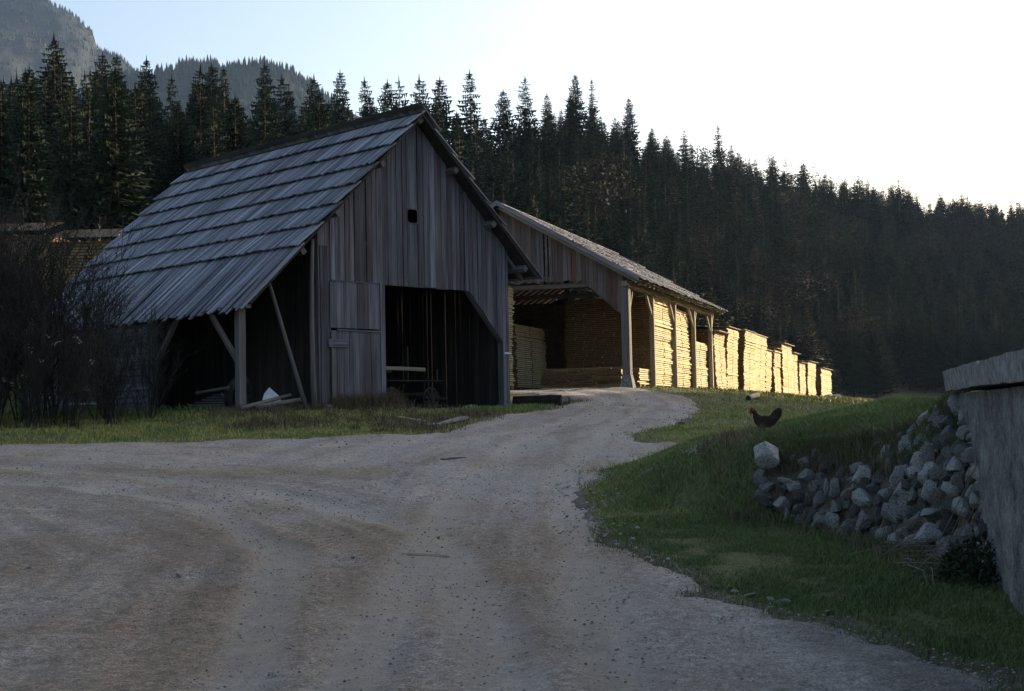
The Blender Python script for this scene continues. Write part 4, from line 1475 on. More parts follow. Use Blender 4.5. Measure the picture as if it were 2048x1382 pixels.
def stone(parent, name, p, size, pale=False, k=None, rot=None):
    lst = stones_p if pale else stones
    o = link(name, lst[rng.randrange(8) if k is None else k], parent, p, rot or (rng.uniform(-.5, .5), rng.uniform(-.5, .5), rng.uniform(0, 6.28)))
    o.scale = size if isinstance(size, tuple) else (size * rng.uniform(.85, 1.2), size * rng.uniform(.8, 1.1), size * rng.uniform(.65, .95))
    return o


RB = [(4.02, 11.75, .0), (3.95, 12.6, .03), (3.82, 13.3, .08), (3.62, 13.9, .15), (3.32, 14.5, .25), (3.0, 14.9, .38), (2.72, 15.1, .6)]
RT = [(4.38, 13.5, 1.74), (4.33, 13.9, 1.6), (4.2, 14.4, 1.42), (3.98, 14.9, 1.27), (3.6, 15.35, 1.2), (3.2, 15.6, 1.18), (2.85, 15.6, 1.12)]
RUBP = [p[:2] for p in RB] + [p[:2] for p in RT[::-1]]


def rub(s, t, off=0.0):
    f = s * (len(RB) - 1); i = min(int(f), len(RB) - 2); f -= i
    b = Vector(RB[i]).lerp(Vector(RB[i + 1]), f); tp = Vector(RT[i]).lerp(Vector(RT[i + 1]), f)
    p = b.lerp(tp, t)
    out = Vector((-.75, -.65, .15)).normalized()
    return p + out * (off + .14 * math.sin(math.pi * t))


def rubble():
    w = empty('rubble_wall', (3.7, 14.6, .2), 0, 'tumbled dry stone retaining wall with grass on top', 'wall')
    off = Vector(w.location)
    # earth core
    ns, nt_ = 50, 20
    V = []
    for j in range(nt_):
        for i in range(ns):
            p = rub(i / (ns - 1), j / (nt_ - 1), -.06) + Vector((fbm(i / 3, j / 3, 71, 2) * .07, fbm(i / 3, j / 3, 72, 2) * .07, 0)) - off
            V.append(p)
    F = [(j * ns + i, j * ns + i + 1, (j + 1) * ns + i + 1, (j + 1) * ns + i) for j in range(nt_ - 1) for i in range(ns - 1)]
    link('earth_core', mesh('earth_core', V, F, M['ground'], True), w)
    placed = []
    # roughly coursed stones, fitted row on row, smaller and more buried towards the boulder end
    s = .0
    while s < 1.0:
        hgt = (rub(s, 1) - rub(s, 0)).length
        seg = .17
        nrow = max(4, int(hgt / (.20 if s < .4 else .17)))
        for j in range(nrow):
            q = s + rng.uniform(-.01, .01); q_end = s + seg
            t = (j + .5 + rng.uniform(-.22, .22)) / nrow
            rh = hgt / nrow
            while q < q_end:
                w_ = rng.uniform(.10, .30) * (1.0 if s < .5 else .8); tq = min(.99, max(0, q))
                L_ = (rub(min(1, tq + .02), t) - rub(max(0, tq - .02), t)); run = max(L_.length / (min(1, tq + .02) - max(0, tq - .02)), .5)
                tt = min(.98, max(.03, t + rng.uniform(-.05, .05)))
                p = rub(min(.995, tq + w_ / run / 2), tt, rng.uniform(-.085, .005))
                skip = rng.random() < (.06 if s < .4 else .26) or (s > .5 and tt > .72 and rng.random() < .6)
                q += w_ / run * 1.02
                if skip: continue
                tan = L_.normalized(); nrm_ = Vector((-.75, -.6, .25)).normalized(); nrm_ = (nrm_ - tan * nrm_.dot(tan)).normalized()
                up_ = tan.cross(nrm_) if tan.cross(nrm_).z > 0 else nrm_.cross(tan)
                mt = Matrix((tan, nrm_, up_)).transposed()
                rot = (mt @ Euler((rng.uniform(-.25, .25), rng.uniform(-.3, .3), rng.uniform(-.25, .25))).to_matrix()).to_euler()
                hh = rh * rng.uniform(.42, .66)
                stone(w, 'stone', p - off, (w_ * .60, min(w_, .2) * .62, hh * 1.12), rng.random() < (.14 if s < .5 else .07), None, rot)
                placed.append((p, w_ * .5))
        s += seg
    # small packing stones
    for k in range(70):
        p = rub(rng.random(), rng.uniform(.03, .97), rng.uniform(-.07, -.01))
        stone(w, 'stone', p - off, rng.uniform(.025, .055), rng.random() < .2)
    # the big pale block and its cap, and a long thin slab
    p = Vector((3.86, 12.85, .42)); stone(w, 'stone', p - off, (.18, .16, .15), True, 2, (.1, .2, .4))
    p = Vector((3.9, 12.95, .62)); stone(w, 'stone', p - off, (.12, .12, .06), True, 4, (.0, .1, 1.4))
    p = Vector((2.93, 14.85, .86)); stone(w, 'slab_stone', p - off, (.17, .09, .035), True, 1, (.1, .16, .5))
    # stones bedded in the wall end where the plaster has fallen
    for k in range(500):
        yv = rng.uniform(11.0, 13.4); z = rng.uniform(.05, 1.66)
        if yv - 6.5 < np.interp(z, [-.3, .2, .6, 1.0, 1.4, 1.65, 1.74], [5.15, 5.15, 5.5, 5.75, 6.2, 6.9, 7.9]) - .5: continue
        p = wall_pt(yv) + WN * rng.uniform(-.02, .05); p.z = z
        sz = rng.uniform(.07, .13)
        if any((p - q).length < (sz + r_) * .72 for q, r_ in placed): continue
        placed.append((p, sz))
        stone(w, 'stone', p - off, sz, pale=rng.random() < .2)


rubble()


def lone_rock(name, label, p, size, pale=True, k=None, rot=None, group=None):
    o = stone(None, name, p, size, pale, k, rot)
    tag(o, label, 'rock', group)


bm = bmesh.new(); bmesh.ops.create_icosphere(bm, subdivisions=4, radius=1)
for n_, d_ in ((Vector((-.75, -.5, .45)), .42), (Vector((.75, -.3, .6)), .40), (Vector((0, -.8, -.5)), .5), (Vector((.9, .2, -.1)), .62), (Vector((-.9, 0, -.35)), .66), (Vector((0, .6, .8)), .5), (Vector((.2, -1, .25)), .52)):
    n_ = n_.normalized()
    for v in bm.verts:
        q = v.co.dot(n_)
        if q > d_: v.co -= n_ * (q - d_) * .96
for v in bm.verts:
    v.co *= 1 + .10 * float(fbm(v.co.x * 3 + 5, v.co.z * 3 + v.co.y * 2, 78, 3))
for _ in range(3): bmesh.ops.smooth_vert(bm, verts=bm.verts[:], factor=.5, use_axis_x=True, use_axis_y=True, use_axis_z=True)
for v in bm.verts:
    v.co *= 1 + .05 * float(fbm(v.co.x * 9 + 5, v.co.z * 9 + v.co.y * 7, 79, 2))
bme = bpy.data.meshes.new('boulder'); bm.to_mesh(bme); bm.free(); bme.materials.append(M['palestone'])
stones_p.append(bme)
lone_rock('boulder', 'pale pointed boulder at the end of the stone wall, below the hen', (2.82, 15.3, 1.15), (.22, .20, .19), True, 8, (.1, .1, -.3))
for k, (px, py, s, lab) in enumerate(((1357, 852, .20, 'flat pale rock where the road meets the grass by the shed'),
                                      (1380, 985, .055, 'small grey rock half buried on the green bank'),
                                      (1360, 955, .05, 'little pale rock on the green bank below the road bend'))):
    u = px_to_u(px)
    Yd = [34.5, 17.6, 19.0][k]
    x = u * Yd
    lone_rock('field_rock', lab, (x, Yd, hz(x, Yd) + .02), (s * 1.5, s * .9, s * .35), True)
for k, (px, Yd, s) in enumerate(((1455, 11.05, .045), (1482, 10.85, .05), (1530, 10.6, .06), (1560, 10.45, .05), (1640, 9.95, .055), (1545, 10.5, .04), (1420, 11.3, .035), (1680, 9.7, .03))):
    x = px_to_u(px) * Yd
    lone_rock('edge_stone', 'pale stone set in the verge between gravel and green bank', (x, Yd, hz(x, Yd) + .015), (s * 1.25, s * .8, s * .5), True, group='stones along the verge')
for k, (px, py, s) in enumerate(((1660, 803, .5), (1672, 806, .4))):
    Yd = 118.0; x = px_to_u(px) * Yd
    lone_rock('field_rock', ['pale rock at the foot of the last lumber stack', 'smaller pale rock beyond the last lumber stack'][k], (x, Yd, hz(x, Yd) + .1), (s * 1.3, s, s * .6), True)
for k, (px, Yd, s) in enumerate(((1320, 20.5, .05), (1110, 19.5, .05), (1130, 19.2, .035), (60, 12.3, .05), (352, 11.8, .035), (915, 24.5, .04), (880, 24.4, .055), (700, 12.9, .04), (1120, 19.0, .03), (1180, 20.8, .04))):
    x = px_to_u(px) * Yd
    if x > 1.2: x = 1.0
    lone_rock('road_stone', 'loose pale stone lying on the gravel road', (x, Yd, hz(x, Yd) + .035), (s * 1.1, s * .8, s * .5), True, group='loose stones on the road')


# ------------------------------------------------------------------ hens
def hen(label, x, yv, rz, scale, body_m, peck=False):
    z = hz(x, yv)
    h = empty('hen', (x, yv, z - .055), rz, label, 'hen')
    h.scale = (scale,) * 3
    # profile rings along the body, +x is the head end: (x, z, half width, half height)
    prof = [(.195, .352, .004, .004), (.178, .356, .016, .018), (.155, .358, .024, .026), (.132, .345, .027, .03), (.118, .315, .03, .034), (.105, .28, .042, .048), (.085, .245, .062, .068),
            (.05, .215, .08, .088), (.0, .20, .09, .095), (-.05, .205, .086, .09), (-.095, .225, .068, .075), (-.13, .255, .044, .066), (-.16, .295, .026, .066), (-.19, .335, .016, .056), (-.212, .365, .008, .036), (-.222, .38, .002, .012)]
    n = 14; V = []; F = []
    pts = [Vector((p[0], 0, p[1])) for p in prof]
    for i, p in enumerate(prof):
        d = (pts[min(i + 1, len(pts) - 1)] - pts[max(i - 1, 0)]).normalized()
        up = Vector((0, 1, 0)).cross(d).normalized()
        for k in range(n):
            a = 2 * math.pi * k / n
            q = pts[i] + Vector((0, 1, 0)) * (p[2] * math.cos(a)) + up * (p[3] * math.sin(a))
            V.append(q)
    for i in range(len(prof) - 1):
        for k in range(n):
            k2 = (k + 1) % n; F.append((i * n + k, i * n + k2, (i + 1) * n + k2, (i + 1) * n + k))
    F.append(tuple(range(n))[::-1]); F.append(tuple((len(prof) - 1) * n + k for k in range(n)))
    mb = MB(); mb.add([tuple(v) for v in V], F)
    mb.build('body', body_m, h, True)
    wg = MB()
    for s in (-1, 1):     # folded wings
        pr = [(.06, .235, .01), (.03, .23, .045), (-.03, .222, .052), (-.08, .228, .04), (-.13, .245, .02), (-.16, .26, .004)]
        vs = []; fs = []
        for (wx, wz, hh) in pr:
            for q in (-1, 0, 1):
                vs.append((wx, s * (.085 - .4 * max(0, -wx - .05) + (.014 if q == 0 else -.002)), wz + q * hh))
        for i in range(len(pr) - 1):
            for q in range(2):
                a = i * 3 + q; fs.append((a, a + 1, a + 4, a + 3))
        wg.add(vs, fs)
    wg.build('wings', body_m, h, True)
    c = MB()
    c.add([(.185, -.004, .375), (.185, .004, .375), (.14, .004, .385), (.14, -.004, .385), (.182, 0, .40), (.172, 0, .388), (.164, 0, .408), (.155, 0, .39), (.146, 0, .402)],
          [(0, 4, 5), (1, 5, 4), (0, 5, 3), (1, 2, 5), (5, 6, 7), (7, 6, 5), (7, 8, 3), (2, 8, 7), (3, 5, 7), (2, 7, 5)])
    c.tube([(.175, 0, .345), (.172, 0, .325), (.168, 0, .312)], [.012, .013, .004], 6)
    c.tube([(.160, 0.02, .36), (.150, 0.025, .352)], [.013, .01], 6); c.tube([(.160, -.02, .36), (.150, -.025, .352)], [.013, .01], 6)
    c.build('comb', M['comb'], h)
    bk = MB(); bk.tube([(.19, 0, .354), (.216, 0, .347)], [.008, .001], 6); bk.build('beak', M['legs'], h)
    lg = MB()
    for s in (-1, 1):
        fx = .03 * s
        lg.tube([(-.03, s * .035, .14), (-.045 + fx * .3, s * .037, .075), (-.02 + fx, s * .037, .005)], [.014, .008, .008], 6)
        for a in (-.5, 0, .5, 3.14):
            lg.tube([(-.02 + fx, s * .037, .006), (-.02 + fx + .05 * math.cos(a), s * .037 + .05 * math.sin(a), .002)], [.006, .003], 5)
    lg.build('legs', M['legs'], h, True)


hen('dark brown hen with red comb walking left on the grass', 3.30, 18.0, R(176), .98, M['feather'])
hen('small reddish hen far off on the grass near the last stack', 8.75, 35.0, R(200), 1.0, M['feather_red'])


# ------------------------------------------------------------------ log, debris, junk
def log_(label, p0, p1, r):
    p0 = Vector(p0); p1 = Vector(p1); d = p1 - p0
    t = empty('log', p0, 0, label, 'log')
    mb = MB(); pts = [d * (k / 5) + Vector((0, 0, rng.uniform(-.01, .01))) for k in range(6)]
    mb.tube(pts, [r * rng.uniform(.96, 1.04) for _ in range(6)], 14); mb.build('trunk', M['logside'], t, True)
    mb = MB(); u = d.normalized() * -.004; mb.tube([u * 1, u * 3], [r * .99, r * .99], 14); mb.build('end_face', M['logend'], t)


lx_, ly_ = px_to_u(1494) * 52, 52
log_('short pale log lying on the grass before the lumber stacks', (lx_, ly_, hz(lx_, ly_) + .09), (lx_ + .62, ly_ + 1.5, hz(lx_ + .62, ly_ + 1.5) + .12), .105)


def plank_thing(name, label, p0, p1, w, t, mat, cat='plank', group=None, nrm=(0, 0, 1)):
    o = board(None, name, p0, p1, w, t, nrm, mat, rng.uniform(-.05, .05), rng.uniform(-.05, .05), jit=.01)
    return tag(o, label, cat, group)


def gp(px, Yd, up=.03):
    x = px_to_u(px) * Yd
    return (x, Yd, hz(x, Yd) + up)


plank_thing('plank', 'pale broken plank in the weeds before the barn doorway', gp(795, 36.3, .12), gp(846, 35.6, .08), .14, .035, M['cover'])
plank_thing('plank', 'long grey plank slanting up beside the road before the barn', gp(868, 34.6, .06), gp(928, 36.4, .14), .2, .05, M['roofwood'])
plank_thing('plank', 'short grey slab on the grass at the barn roadside', gp(842, 34.7, .06), gp(876, 34.9, .06), .26, .06, M['roofwood'])
plank_thing('plank', 'small dark plank at the right corner of the barn', gp(1030, 47.2, .06), gp(1052, 46.6, .05), .12, .05, M['beam'])
st_ = plank_thing('stick', 'straight pale stick lying across the gravel road', gp(806, 13.05, .05), gp(889, 12.9, .05), .022, .018, M['cover'], 'stick')
plank_thing('stick', 'short dark stick lying farther up the gravel road', gp(880, 24.0, .05), gp(925, 24.3, .05), .04, .03, M['beam'], 'stick')
# hewn trough beside the barn corner
x0, y0, z0 = gp(1032, 44.6, .0); x1, y1, z1 = gp(1128, 43.6, .0)
t = empty('wooden_trough', (x0, y0, z0), math.atan2(y1 - y0, x1 - x0), 'dark hollowed log trough beside the right barn corner', 'trough')
Lt = math.hypot(x1 - x0, y1 - y0)
mb = MB(); pr = [(-.26, -.1), (-.30, .14), (-.27, .30), (-.20, .31), (-.17, .12), (.17, .12), (.20, .28), (.27, .27), (.30, .14), (.26, -.1)]
vs = []
for xx in (0, Lt * .5, Lt): vs += [(xx, a + rng.uniform(-.02, .02), b_ + rng.uniform(-.03, .03)) for a, b_ in pr]
k = len(pr); fs = [(i * k + j, i * k + (j + 1) % k, (i + 1) * k + (j + 1) % k, (i + 1) * k + j) for i in range(2) for j in range(k)] + [tuple(range(k))[::-1], tuple(2 * k + j for j in range(k))]
mb.add(vs, fs); mb.build('body', M['darkwood'], t)
mb = MB(); mb.box(.0, .09, -.2, .2, .05, .28); mb.build('end_board', M['darkwood'], t)
mb = MB(); mb.box(Lt - .09, Lt, -.2, .2, .05, .28); mb.build('end_board', M['beam'], t)

# junk under the left eave of the barn
def bp(lx, ly, z): return (*bl(lx, ly), BARN_Z + z)


sh = MB(); vs = [(-.33, 0, .06), (.32, .02, .0), (.26, .06, .18), (-.02, .12, .42), (-.2, .1, .24)]
sh.add(vs + [(a, b_ + .03, c) for a, b_, c in vs], [(0, 1, 2, 3, 4), (9, 8, 7, 6, 5)] + [(i, i + 5, (i + 1) % 5 + 5, (i + 1) % 5) for i in range(5)])
o = sh.build('metal_sheet', M['white'], None, False, bp(-1.15, .55, .22), (0, 0, BARN_A)); tag(o, 'pale bent sheet propped under the barn eave between the poles', 'sheet')
for k, (a, ra) in enumerate((((-1.9, 1.1, .45), .42),)):
    mb = MB(); mb.tube([(ra * math.cos(t * math.pi / 12), 0, ra * math.sin(t * math.pi / 12)) for t in range(25)], [.12] * 25, 8, False)
    o = mb.build('tyre', M['tyre'], None, True, bp(*a), (R(14), 0, BARN_A + .3)); tag(o, 'old dark tyre leaning inside the barn aisle', 'tyre')
for k, (a, b_, r_, lab) in enumerate((((-2.35, -.35, .08), (-.55, -.1, .30), .075, 'grey round pole lying along the ground before the aisle'),
                                      ((-2.9, -.5, .06), (-.75, .3, .42), .06, 'thinner grey pole sloping up to the propped sheet'),
                                      ((-2.0, 3.0, .55), (-2.7, .35, .62), .05, 'thin rail lying level behind the front aisle post'),
                                      ((-2.2, .9, .05), (-1.9, 1.9, .5), .04, 'short stick leaning in the dark barn aisle'),
                                      ((-.25, -.5, .02), (.25, -.75, -.05), .03, 'thin stick in the grass at the barn corner stone'))):
    o = pole(None, 'pole', bp(*a), bp(*b_), r_, r_ * .8, M['beam']); tag(o, lab, 'pole')
for k in range(6):
    o = plank_thing('plank', 'dark plank in the heap under the barn eave', bp(-2.1 + .12 * k, 1.2 + .2 * k, .12 + .07 * k), bp(-1.7 + .1 * k, 4.0 - .15 * k, .15 + .07 * k), .2, .04, M['beam'], group='plank heap under the eave')
t = empty('plank_bench', bp(-3.7, 6.6, -.1), BARN_A + R(90), 'rough plank bench beside the bushes under the barn eave', 'bench')
for zz, a, b_ in ((.42, -.9, 1.0), (.85, -.6, 1.3)):
    board(t, 'seat_plank' if zz < .5 else 'back_plank', (a, 0 if zz < .5 else -.5, zz), (b_, .02 if zz < .5 else -.5, zz + .02), .3, .05, (0, 0, 1), M['cover'])
for xx in (-.6, .7):
    mb = MB(); mb.box(xx - .1, xx + .1, -.65, .14, -.2, .39); mb.box(xx - .1, xx + .1, -.65, -.35, .39, .82); mb.build('leg', M['beam'], t)


# ------------------------------------------------------------------ bare shrubs on the left
def shrub_mesh(seed, H, nst, spread, fan):
    r = random.Random(seed); mb = MB(); tips = []
    for s in range(nst):
        a = r.uniform(0, 6.28); lean = r.uniform(.08, spread); L = H * r.uniform(.6, 1.0)
        base = Vector((r.uniform(-.3, .3), r.uniform(-.3, .3), -.1))
        d = Vector((math.cos(a) * lean, math.sin(a) * lean, 1)).normalized()
        p = [base]
        for k in range(5):
            d = (d + Vector((r.gauss(0, .10), r.gauss(0, .10), .03))).normalized(); p.append(p[-1] + d * (L / 5))
        mb.tube(p, [.019, .016, .013, .010, .007, .004], 4, False)
        for b_ in range(fan):
            q = r.uniform(.12, .97); i = min(int(q * 5), 4); st = p[i].lerp(p[i + 1], q * 5 - i)
            bd = (d + Vector((r.gauss(0, .55), r.gauss(0, .55), r.uniform(-.1, .5)))).normalized(); bL = L * .30 * r.uniform(.5, 1.1)
            m_ = st + bd * bL * .5; e = st + bd * bL + Vector((0, 0, bL * .1))
            mb.tube([st, m_, e], [.0085, .007, .003], 3, False)
            for c in range(6):
                s2 = st.lerp(e, r.uniform(.25, 1)); cd = (bd + Vector((r.gauss(0, .6), r.gauss(0, .6), r.gauss(.1, .4)))).normalized()
                e2 = s2 + cd * bL * r.uniform(.2, .5)
                mb.tube([s2, e2], [.0055, .0025], 3, False); tips.append(e2)
    return mb, tips


protos = []
for k in range(3):
    mb, tips = shrub_mesh(600 + k, 4.6, 13, .36, 20)
    me = mesh('branches', mb.v, mb.f, M['twig'])
    r = random.Random(k); cm = MB()
    for tp in tips:
        if r.random() < .30:
            s = .035 * r.uniform(.5, 1.2); a = r.uniform(0, 6.28); b_ = Vector((math.cos(a), math.sin(a), .4)) * s; c = Vector((0, 0, s * 1.3))
            cm.add([tuple(tp), tuple(tp + b_), tuple(tp + b_ + c), tuple(tp + c * .6)], [(0, 1, 2, 3)])
    protos.append((me, mesh('buds', cm.v, cm.f, M['budleaf'])))
SHR = [(-13.4, 34.2, 1.1), (-12.2, 34.3, 1.12), (-13.8, 33.0, .95), (-12.8, 33.0, .9), (-12.9, 33.4, 1.18), (-11.9, 35.2, 1.15), (-11.2, 33.6, 1.0), (-10.6, 35.4, .80), (-10.0, 33.9, .72), (-9.5, 35.6, .60), (-13.6, 35.2, 1.22), (-12.4, 32.6, .75), (-11.4, 32.5, .62), (-10.5, 32.6, .5)]
for k, (x, yv, s) in enumerate(SHR):
    lab = 'tall bare tangled shrub at the left edge' if s > .95 else ('medium bare shrub before the barn roof corner' if s > .78 else 'low bare shrub in front of the thicket beside the barn')
    t = empty('bare_shrub', (x, yv, hz(x, yv) - .05), k * 1.7, lab, 'shrub', {'t': 'tall bare shrubs', 'm': 'medium bare shrubs', 'l': 'low bare shrubs'}[lab[0]])
    t.scale = (s * 1.05, s * 1.05, s)
    link('branches', protos[k % 3][0], t); link('buds', protos[k % 3][1], t)['kind'] = 'stuff'
# pale catkin clusters
cm = MB(); r = random.Random(3)
for (px, py) in ((105, 686), (150, 672), (160, 680), (58, 694), (82, 720), (8, 758), (22, 765), (48, 752), (180, 722), (115, 684), (95, 672)):
    Yd = 32.2; x = px_to_u(px) * Yd; z = tip_z(px, py, Yd)
    for k in range(5):
        p = Vector((x + r.gauss(0, .04), Yd + r.gauss(0, .05), z + r.gauss(0, .03)))
        cm.tube([p, p + Vector((r.uniform(-.05, .05), 0, r.uniform(-.05, .02)))], [.010, .008], 5)
o = cm.build('catkins', M['catkin']); tag(o, 'pale catkins dotted through the left thicket', 'catkins', kind='stuff')

# low dark shrub and dry twigs at the foot of the plaster wall
t = empty('wall_shrub', (3.72, 11.15, hz(3.72, 11.15)), 0, 'small dark evergreen shrub at the foot of the plaster wall', 'shrub')
mb = MB(); r = random.Random(9)
for k in range(1500):
    a = r.uniform(0, 6.28); q = r.random() ** .5; h = .42 * (1 - q * q * .8) * r.uniform(.15, 1)
    p = Vector((math.cos(a) * q * .30, math.sin(a) * q * .42, h)); s = r.uniform(.012, .03)
    d = Vector((r.gauss(0, 1), r.gauss(0, 1), r.gauss(.4, 1))).normalized() * s; e = d.cross(Vector((r.gauss(0, 1), r.gauss(0, 1), 1))).normalized() * s * .6
    mb.add([tuple(p - e), tuple(p + e), tuple(p + d * 1.6)], [(0, 1, 2)])
mb.build('foliage', M['spruce'], t)
sm = MB()
for k in range(9):
    a = r.uniform(0, 6.28); sm.tube([(0, 0, -.05), (math.cos(a) * .12, math.sin(a) * .15, .2), (math.cos(a) * .2, math.sin(a) * .28, .34)], [.012, .008, .004], 4)
sm.build('stems', M['twig'], t)
mb = MB(); r = random.Random(14)
for k in range(26):
    x = r.gauss(3.5, .20); yv = r.gauss(12.2, .42); a = r.gauss(-.9, .5); L = r.uniform(.25, .8)
    z = hz(x, yv); p = Vector((x, yv, z + r.uniform(.0, .16))); q = p + Vector((math.cos(a) * L, math.sin(a) * L, r.uniform(-.1, .2))); q.z = max(q.z, hz(q.x, q.y) + .01)
    mid = (p + q) / 2 + Vector((r.gauss(0, .03), r.gauss(0, .03), r.uniform(0, .06)))
    mb.tube([p, mid, q], [.006, .005, .0025], 4)
o = mb.build('brushwood', M['drystick']); tag(o, 'dry brushwood heaped at the foot of the stone wall', 'brushwood')


# ------------------------------------------------------------------ grass
def blades(name, label, regions, mat, cat='grass'):
    Vs = []; Ts = []
    for (x, yv, L0, L1, w, t0, t1, zoff) in regions:
        n = len(x)
        z = height(x, yv) + zoff
        L = nrng.uniform(L0, L1, n) * (1 + .8 * fbm(x / .6, yv / .6, 81, 2))
        a = nrng.uniform(0, 6.283, n); la = nrng.uniform(0, 6.283, n); ln = nrng.uniform(.15, .9, n) * L
        dx, dy = np.cos(a) * w * nrng.uniform(.6, 1.3, n), np.sin(a) * w * nrng.uniform(.6, 1.3, n)
        mx, my = np.cos(la) * ln * .35, np.sin(la) * ln * .35; tx, ty = np.cos(la) * ln, np.sin(la) * ln
        P = np.stack([np.stack([x - dx, yv - dy, z], -1), np.stack([x + dx, yv + dy, z], -1),
                      np.stack([x + mx + dx * .7, yv + my + dy * .7, z + L * .6], -1), np.stack([x + mx - dx * .7, yv + my - dy * .7, z + L * .6], -1),
                      np.stack([x + tx, yv + ty, z + L * nrng.uniform(.75, 1.0, n)], -1)], 1)
        Vs.append(P.reshape(-1, 3))
        tn = np.clip(t0 + (t1 - t0) * (nrng.random(n) * .6 + .4 * (fbm(x / .9, yv / .9, 83, 3) + .6)), 0, 1)
        Ts.append(np.repeat(tn, 5))
    V = np.concatenate(Vs); T = np.concatenate(Ts); n = len(V) // 5
    b = (np.arange(n) * 5)[:, None]
    F = np.concatenate([b + np.array([[0, 1, 2]]), b + np.array([[0, 2, 3]]), b + np.array([[3, 2, 4]])], 0)
    o = link(name, mesh_np(name, V, F, mat, False, {'tint': T}))
    tag(o, label, cat, kind='stuff')


def area(n, x0, x1, y0, y1, test=None):
    x = nrng.uniform(x0, x1, n); yv = nrng.uniform(y0, y1, n)
    k = (road_sd(x, yv) < -.06 + .65 * nrng.random(n) ** 4) & (x / np.maximum(yv, 1) < .47) & (x / np.maximum(yv, 1) > -.47)
    bx, by = to_local(x, yv, BARN_O, BARN_A); k &= ~((bx > -2.5) & (bx < 7.65) & (by > -.02) & (by < 12.3))
    sx, sy = to_local(x, yv, SHED_O, SHED_A); k &= ~((sx > -11) & (sx < .5) & (sy > -4) & (sy < 95))
    k &= ~((x > 1.55 + .21 * yv - .05) & (yv < 14.6))
    if test is not None: k &= test(x, yv)
    return x[k], yv[k]


def not_rubble(x, yv):
    return sd_poly(RUBP, x, yv) < .03


thin = lambda x, yv: not_rubble(x, yv) & (fbm(x / 1.1, yv / 1.1, 85, 3) + nrng.random(len(x)) * .7 > .02)
reg = []
x, yv = area(180000, .8, 4.4, 5.5, 16, lambda x, yv: not_rubble(x, yv) & (fbm(x / .7, yv / .7, 84, 3) + nrng.random(len(x)) * .9 > .0)); reg.append((x, yv, .02, .065, .0035, 0, .6, -.01))
x, yv = area(70000, .9, 5.5, 15.2, 22, thin); reg.append((x, yv, .03, .09, .005, .1, .9, -.01))
x, yv = area(14000, 2.8, 5.2, 14.9, 16.6); reg.append((x, yv, .06, .16, .005, .05, .6, -.01))
x, yv = area(60000, 1.5, 12, 21, 34, thin); reg.append((x, yv, .03, .09, .009, .4, 1.2, -.01))
x, yv = area(60000, 3.5, 22, 33, 60, thin); reg.append((x, yv, .04, .11, .014, .4, 1.2, -.01))
x, yv = area(60000, 8, 48, 58, 145); reg.append((x, yv, .08, .2, .03, .3, 1.0, -.01))
x, yv = area(60000, -15, .5, 28, 39.5, thin); reg.append((x, yv, .04, .12, .011, .3, 1.15, -.01))
x, yv = area(9000, -1.5, 4, 39, 46, thin); reg.append((x, yv, .05, .14, .012, .2, .9, -.01))
x, yv = area(30000, -30, -6, 36, 60); reg.append((x, yv, .1, .3, .02, .0, .6, -.01))
RUBH = [rub(rng.random(), 1 - .3 * rng.random() ** 1.5, rng.uniform(-.04, .02)) for _ in range(3200)]
hA = np.array([p[:] for p in RUBH]); reg.append((hA[:, 0], hA[:, 1], .04, .12, .0045, .0, .6, hA[:, 2] - height(hA[:, 0], hA[:, 1])))
blades('grass', 'short green spring grass on the banks and verges', reg, M['grass'])
reg = []
bank = lambda x, yv: (sd_poly(TERRACE, x, yv) > -.75) & (sd_poly(TERRACE, x, yv) < .45)
x, yv = area(5500, 2.3, 4.6, 15.0, 17.5, bank); reg.append((x, yv, .08, .22, .0035, 0, .8, -.02))
x, yv = area(2600, 2.4, 4.2, 11.2, 15.4); k = np.abs(x - np.interp(yv, [11.2, 13.6, 15.4], [3.7, 3.5, 2.6])) < .35; reg.append((x[k], yv[k], .06, .2, .0035, 0, .7, -.01))
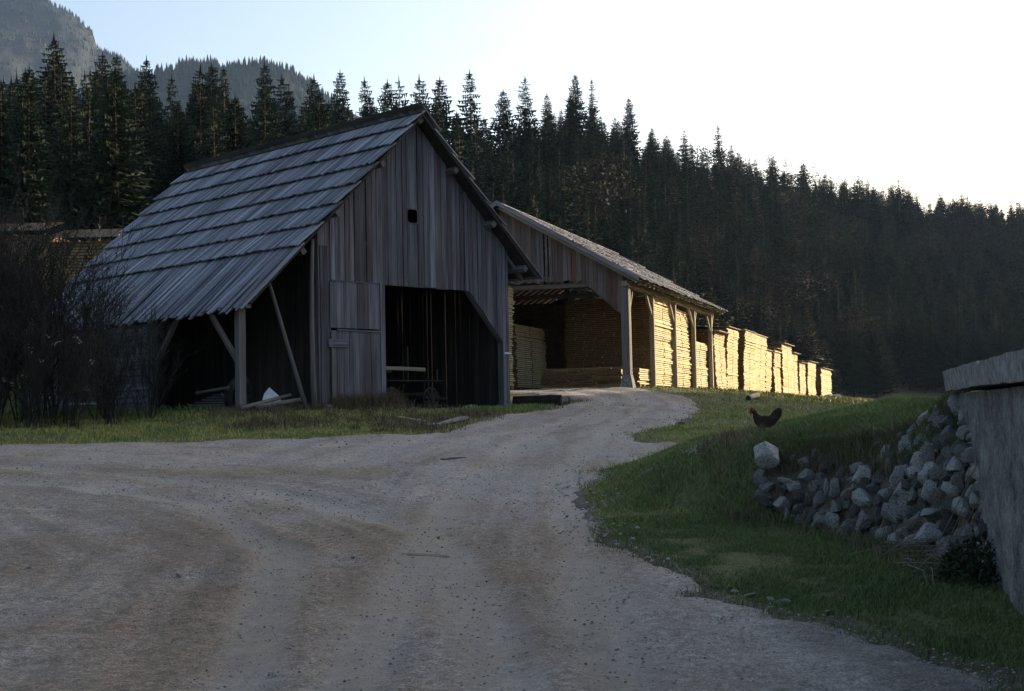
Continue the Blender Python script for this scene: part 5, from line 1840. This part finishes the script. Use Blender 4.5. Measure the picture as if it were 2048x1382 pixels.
x, yv = area(16000, -8, .5, 32.5, 40, lambda x, yv: fbm(x / .8, yv / .8, 88, 2) > .0); reg.append((x, yv, .08, .26, .009, 0, .8, -.01))
x, yv = area(5000, 1.0, 9, 16, 40, lambda x, yv: fbm(x / .8, yv / .8, 89, 2) > .1); reg.append((x, yv, .04, .1, .008, .2, 1, -.01))
# turf and straw hanging over the stone wall
def hang(n, lo_t, s0, s1):
    P_ = [rub(rng.uniform(s0, s1), 1 - (1 - lo_t) * rng.random() ** 1.4, rng.uniform(-.05, .03)) for _ in range(n)]
    a_ = np.array([p[:] for p in P_]); return a_[:, 0], a_[:, 1], a_[:, 2] - height(a_[:, 0], a_[:, 1])


for n_, lt, s0, s1, l0, l1 in ((2600, .62, .35, 1, .06, .20), (1200, .84, 0, .4, .05, .16), (900, .05, .4, 1, .04, .13)):
    hx, hy, ho_ = hang(n_, lt, s0, s1); reg.append((hx, hy, l0, l1, .0035, 0, .7, ho_))
# tall dry weeds along the foot of the barn door
wx, wy = to_world(nrng.uniform(.3, 2.9, 2600), -np.abs(nrng.normal(.18, .25, 2600)) - .08, BARN_O, BARN_A); reg.append((wx, wy, .15, .6, .007, 0, .7, -.02))
wx, wy = to_world(nrng.uniform(-2.9, 0, 1500), -np.abs(nrng.normal(.25, .25, 1500)), BARN_O, BARN_A); reg.append((wx, wy, .06, .3, .008, 0, .6, -.02))
blades('dry_grass', 'dry straw-coloured grass on the bank and by the barn', reg, M['drygrass'])

# ------------------------------------------------------------------ haze
HAZE = .00005
m = bpy.data.materials.new('valley_haze'); m.use_nodes = True
nt = m.node_tree
for n in list(nt.nodes): nt.nodes.remove(n)
ho = nt.nodes.new('ShaderNodeOutputMaterial'); pv = nt.nodes.new('ShaderNodeVolumePrincipled')
pv.inputs['Color'].default_value = (.42, .62, 1.0, 1); pv.inputs['Density'].default_value = HAZE; pv.inputs['Anisotropy'].default_value = .3
nt.links.new(pv.outputs[0], ho.inputs['Volume'])
mb = MB(); mb.box(-2100, 520, -260, 3300, -12, 960)
o = mb.build('haze', m); tag(o, 'thin bluish valley haze', 'haze', kind='stuff')
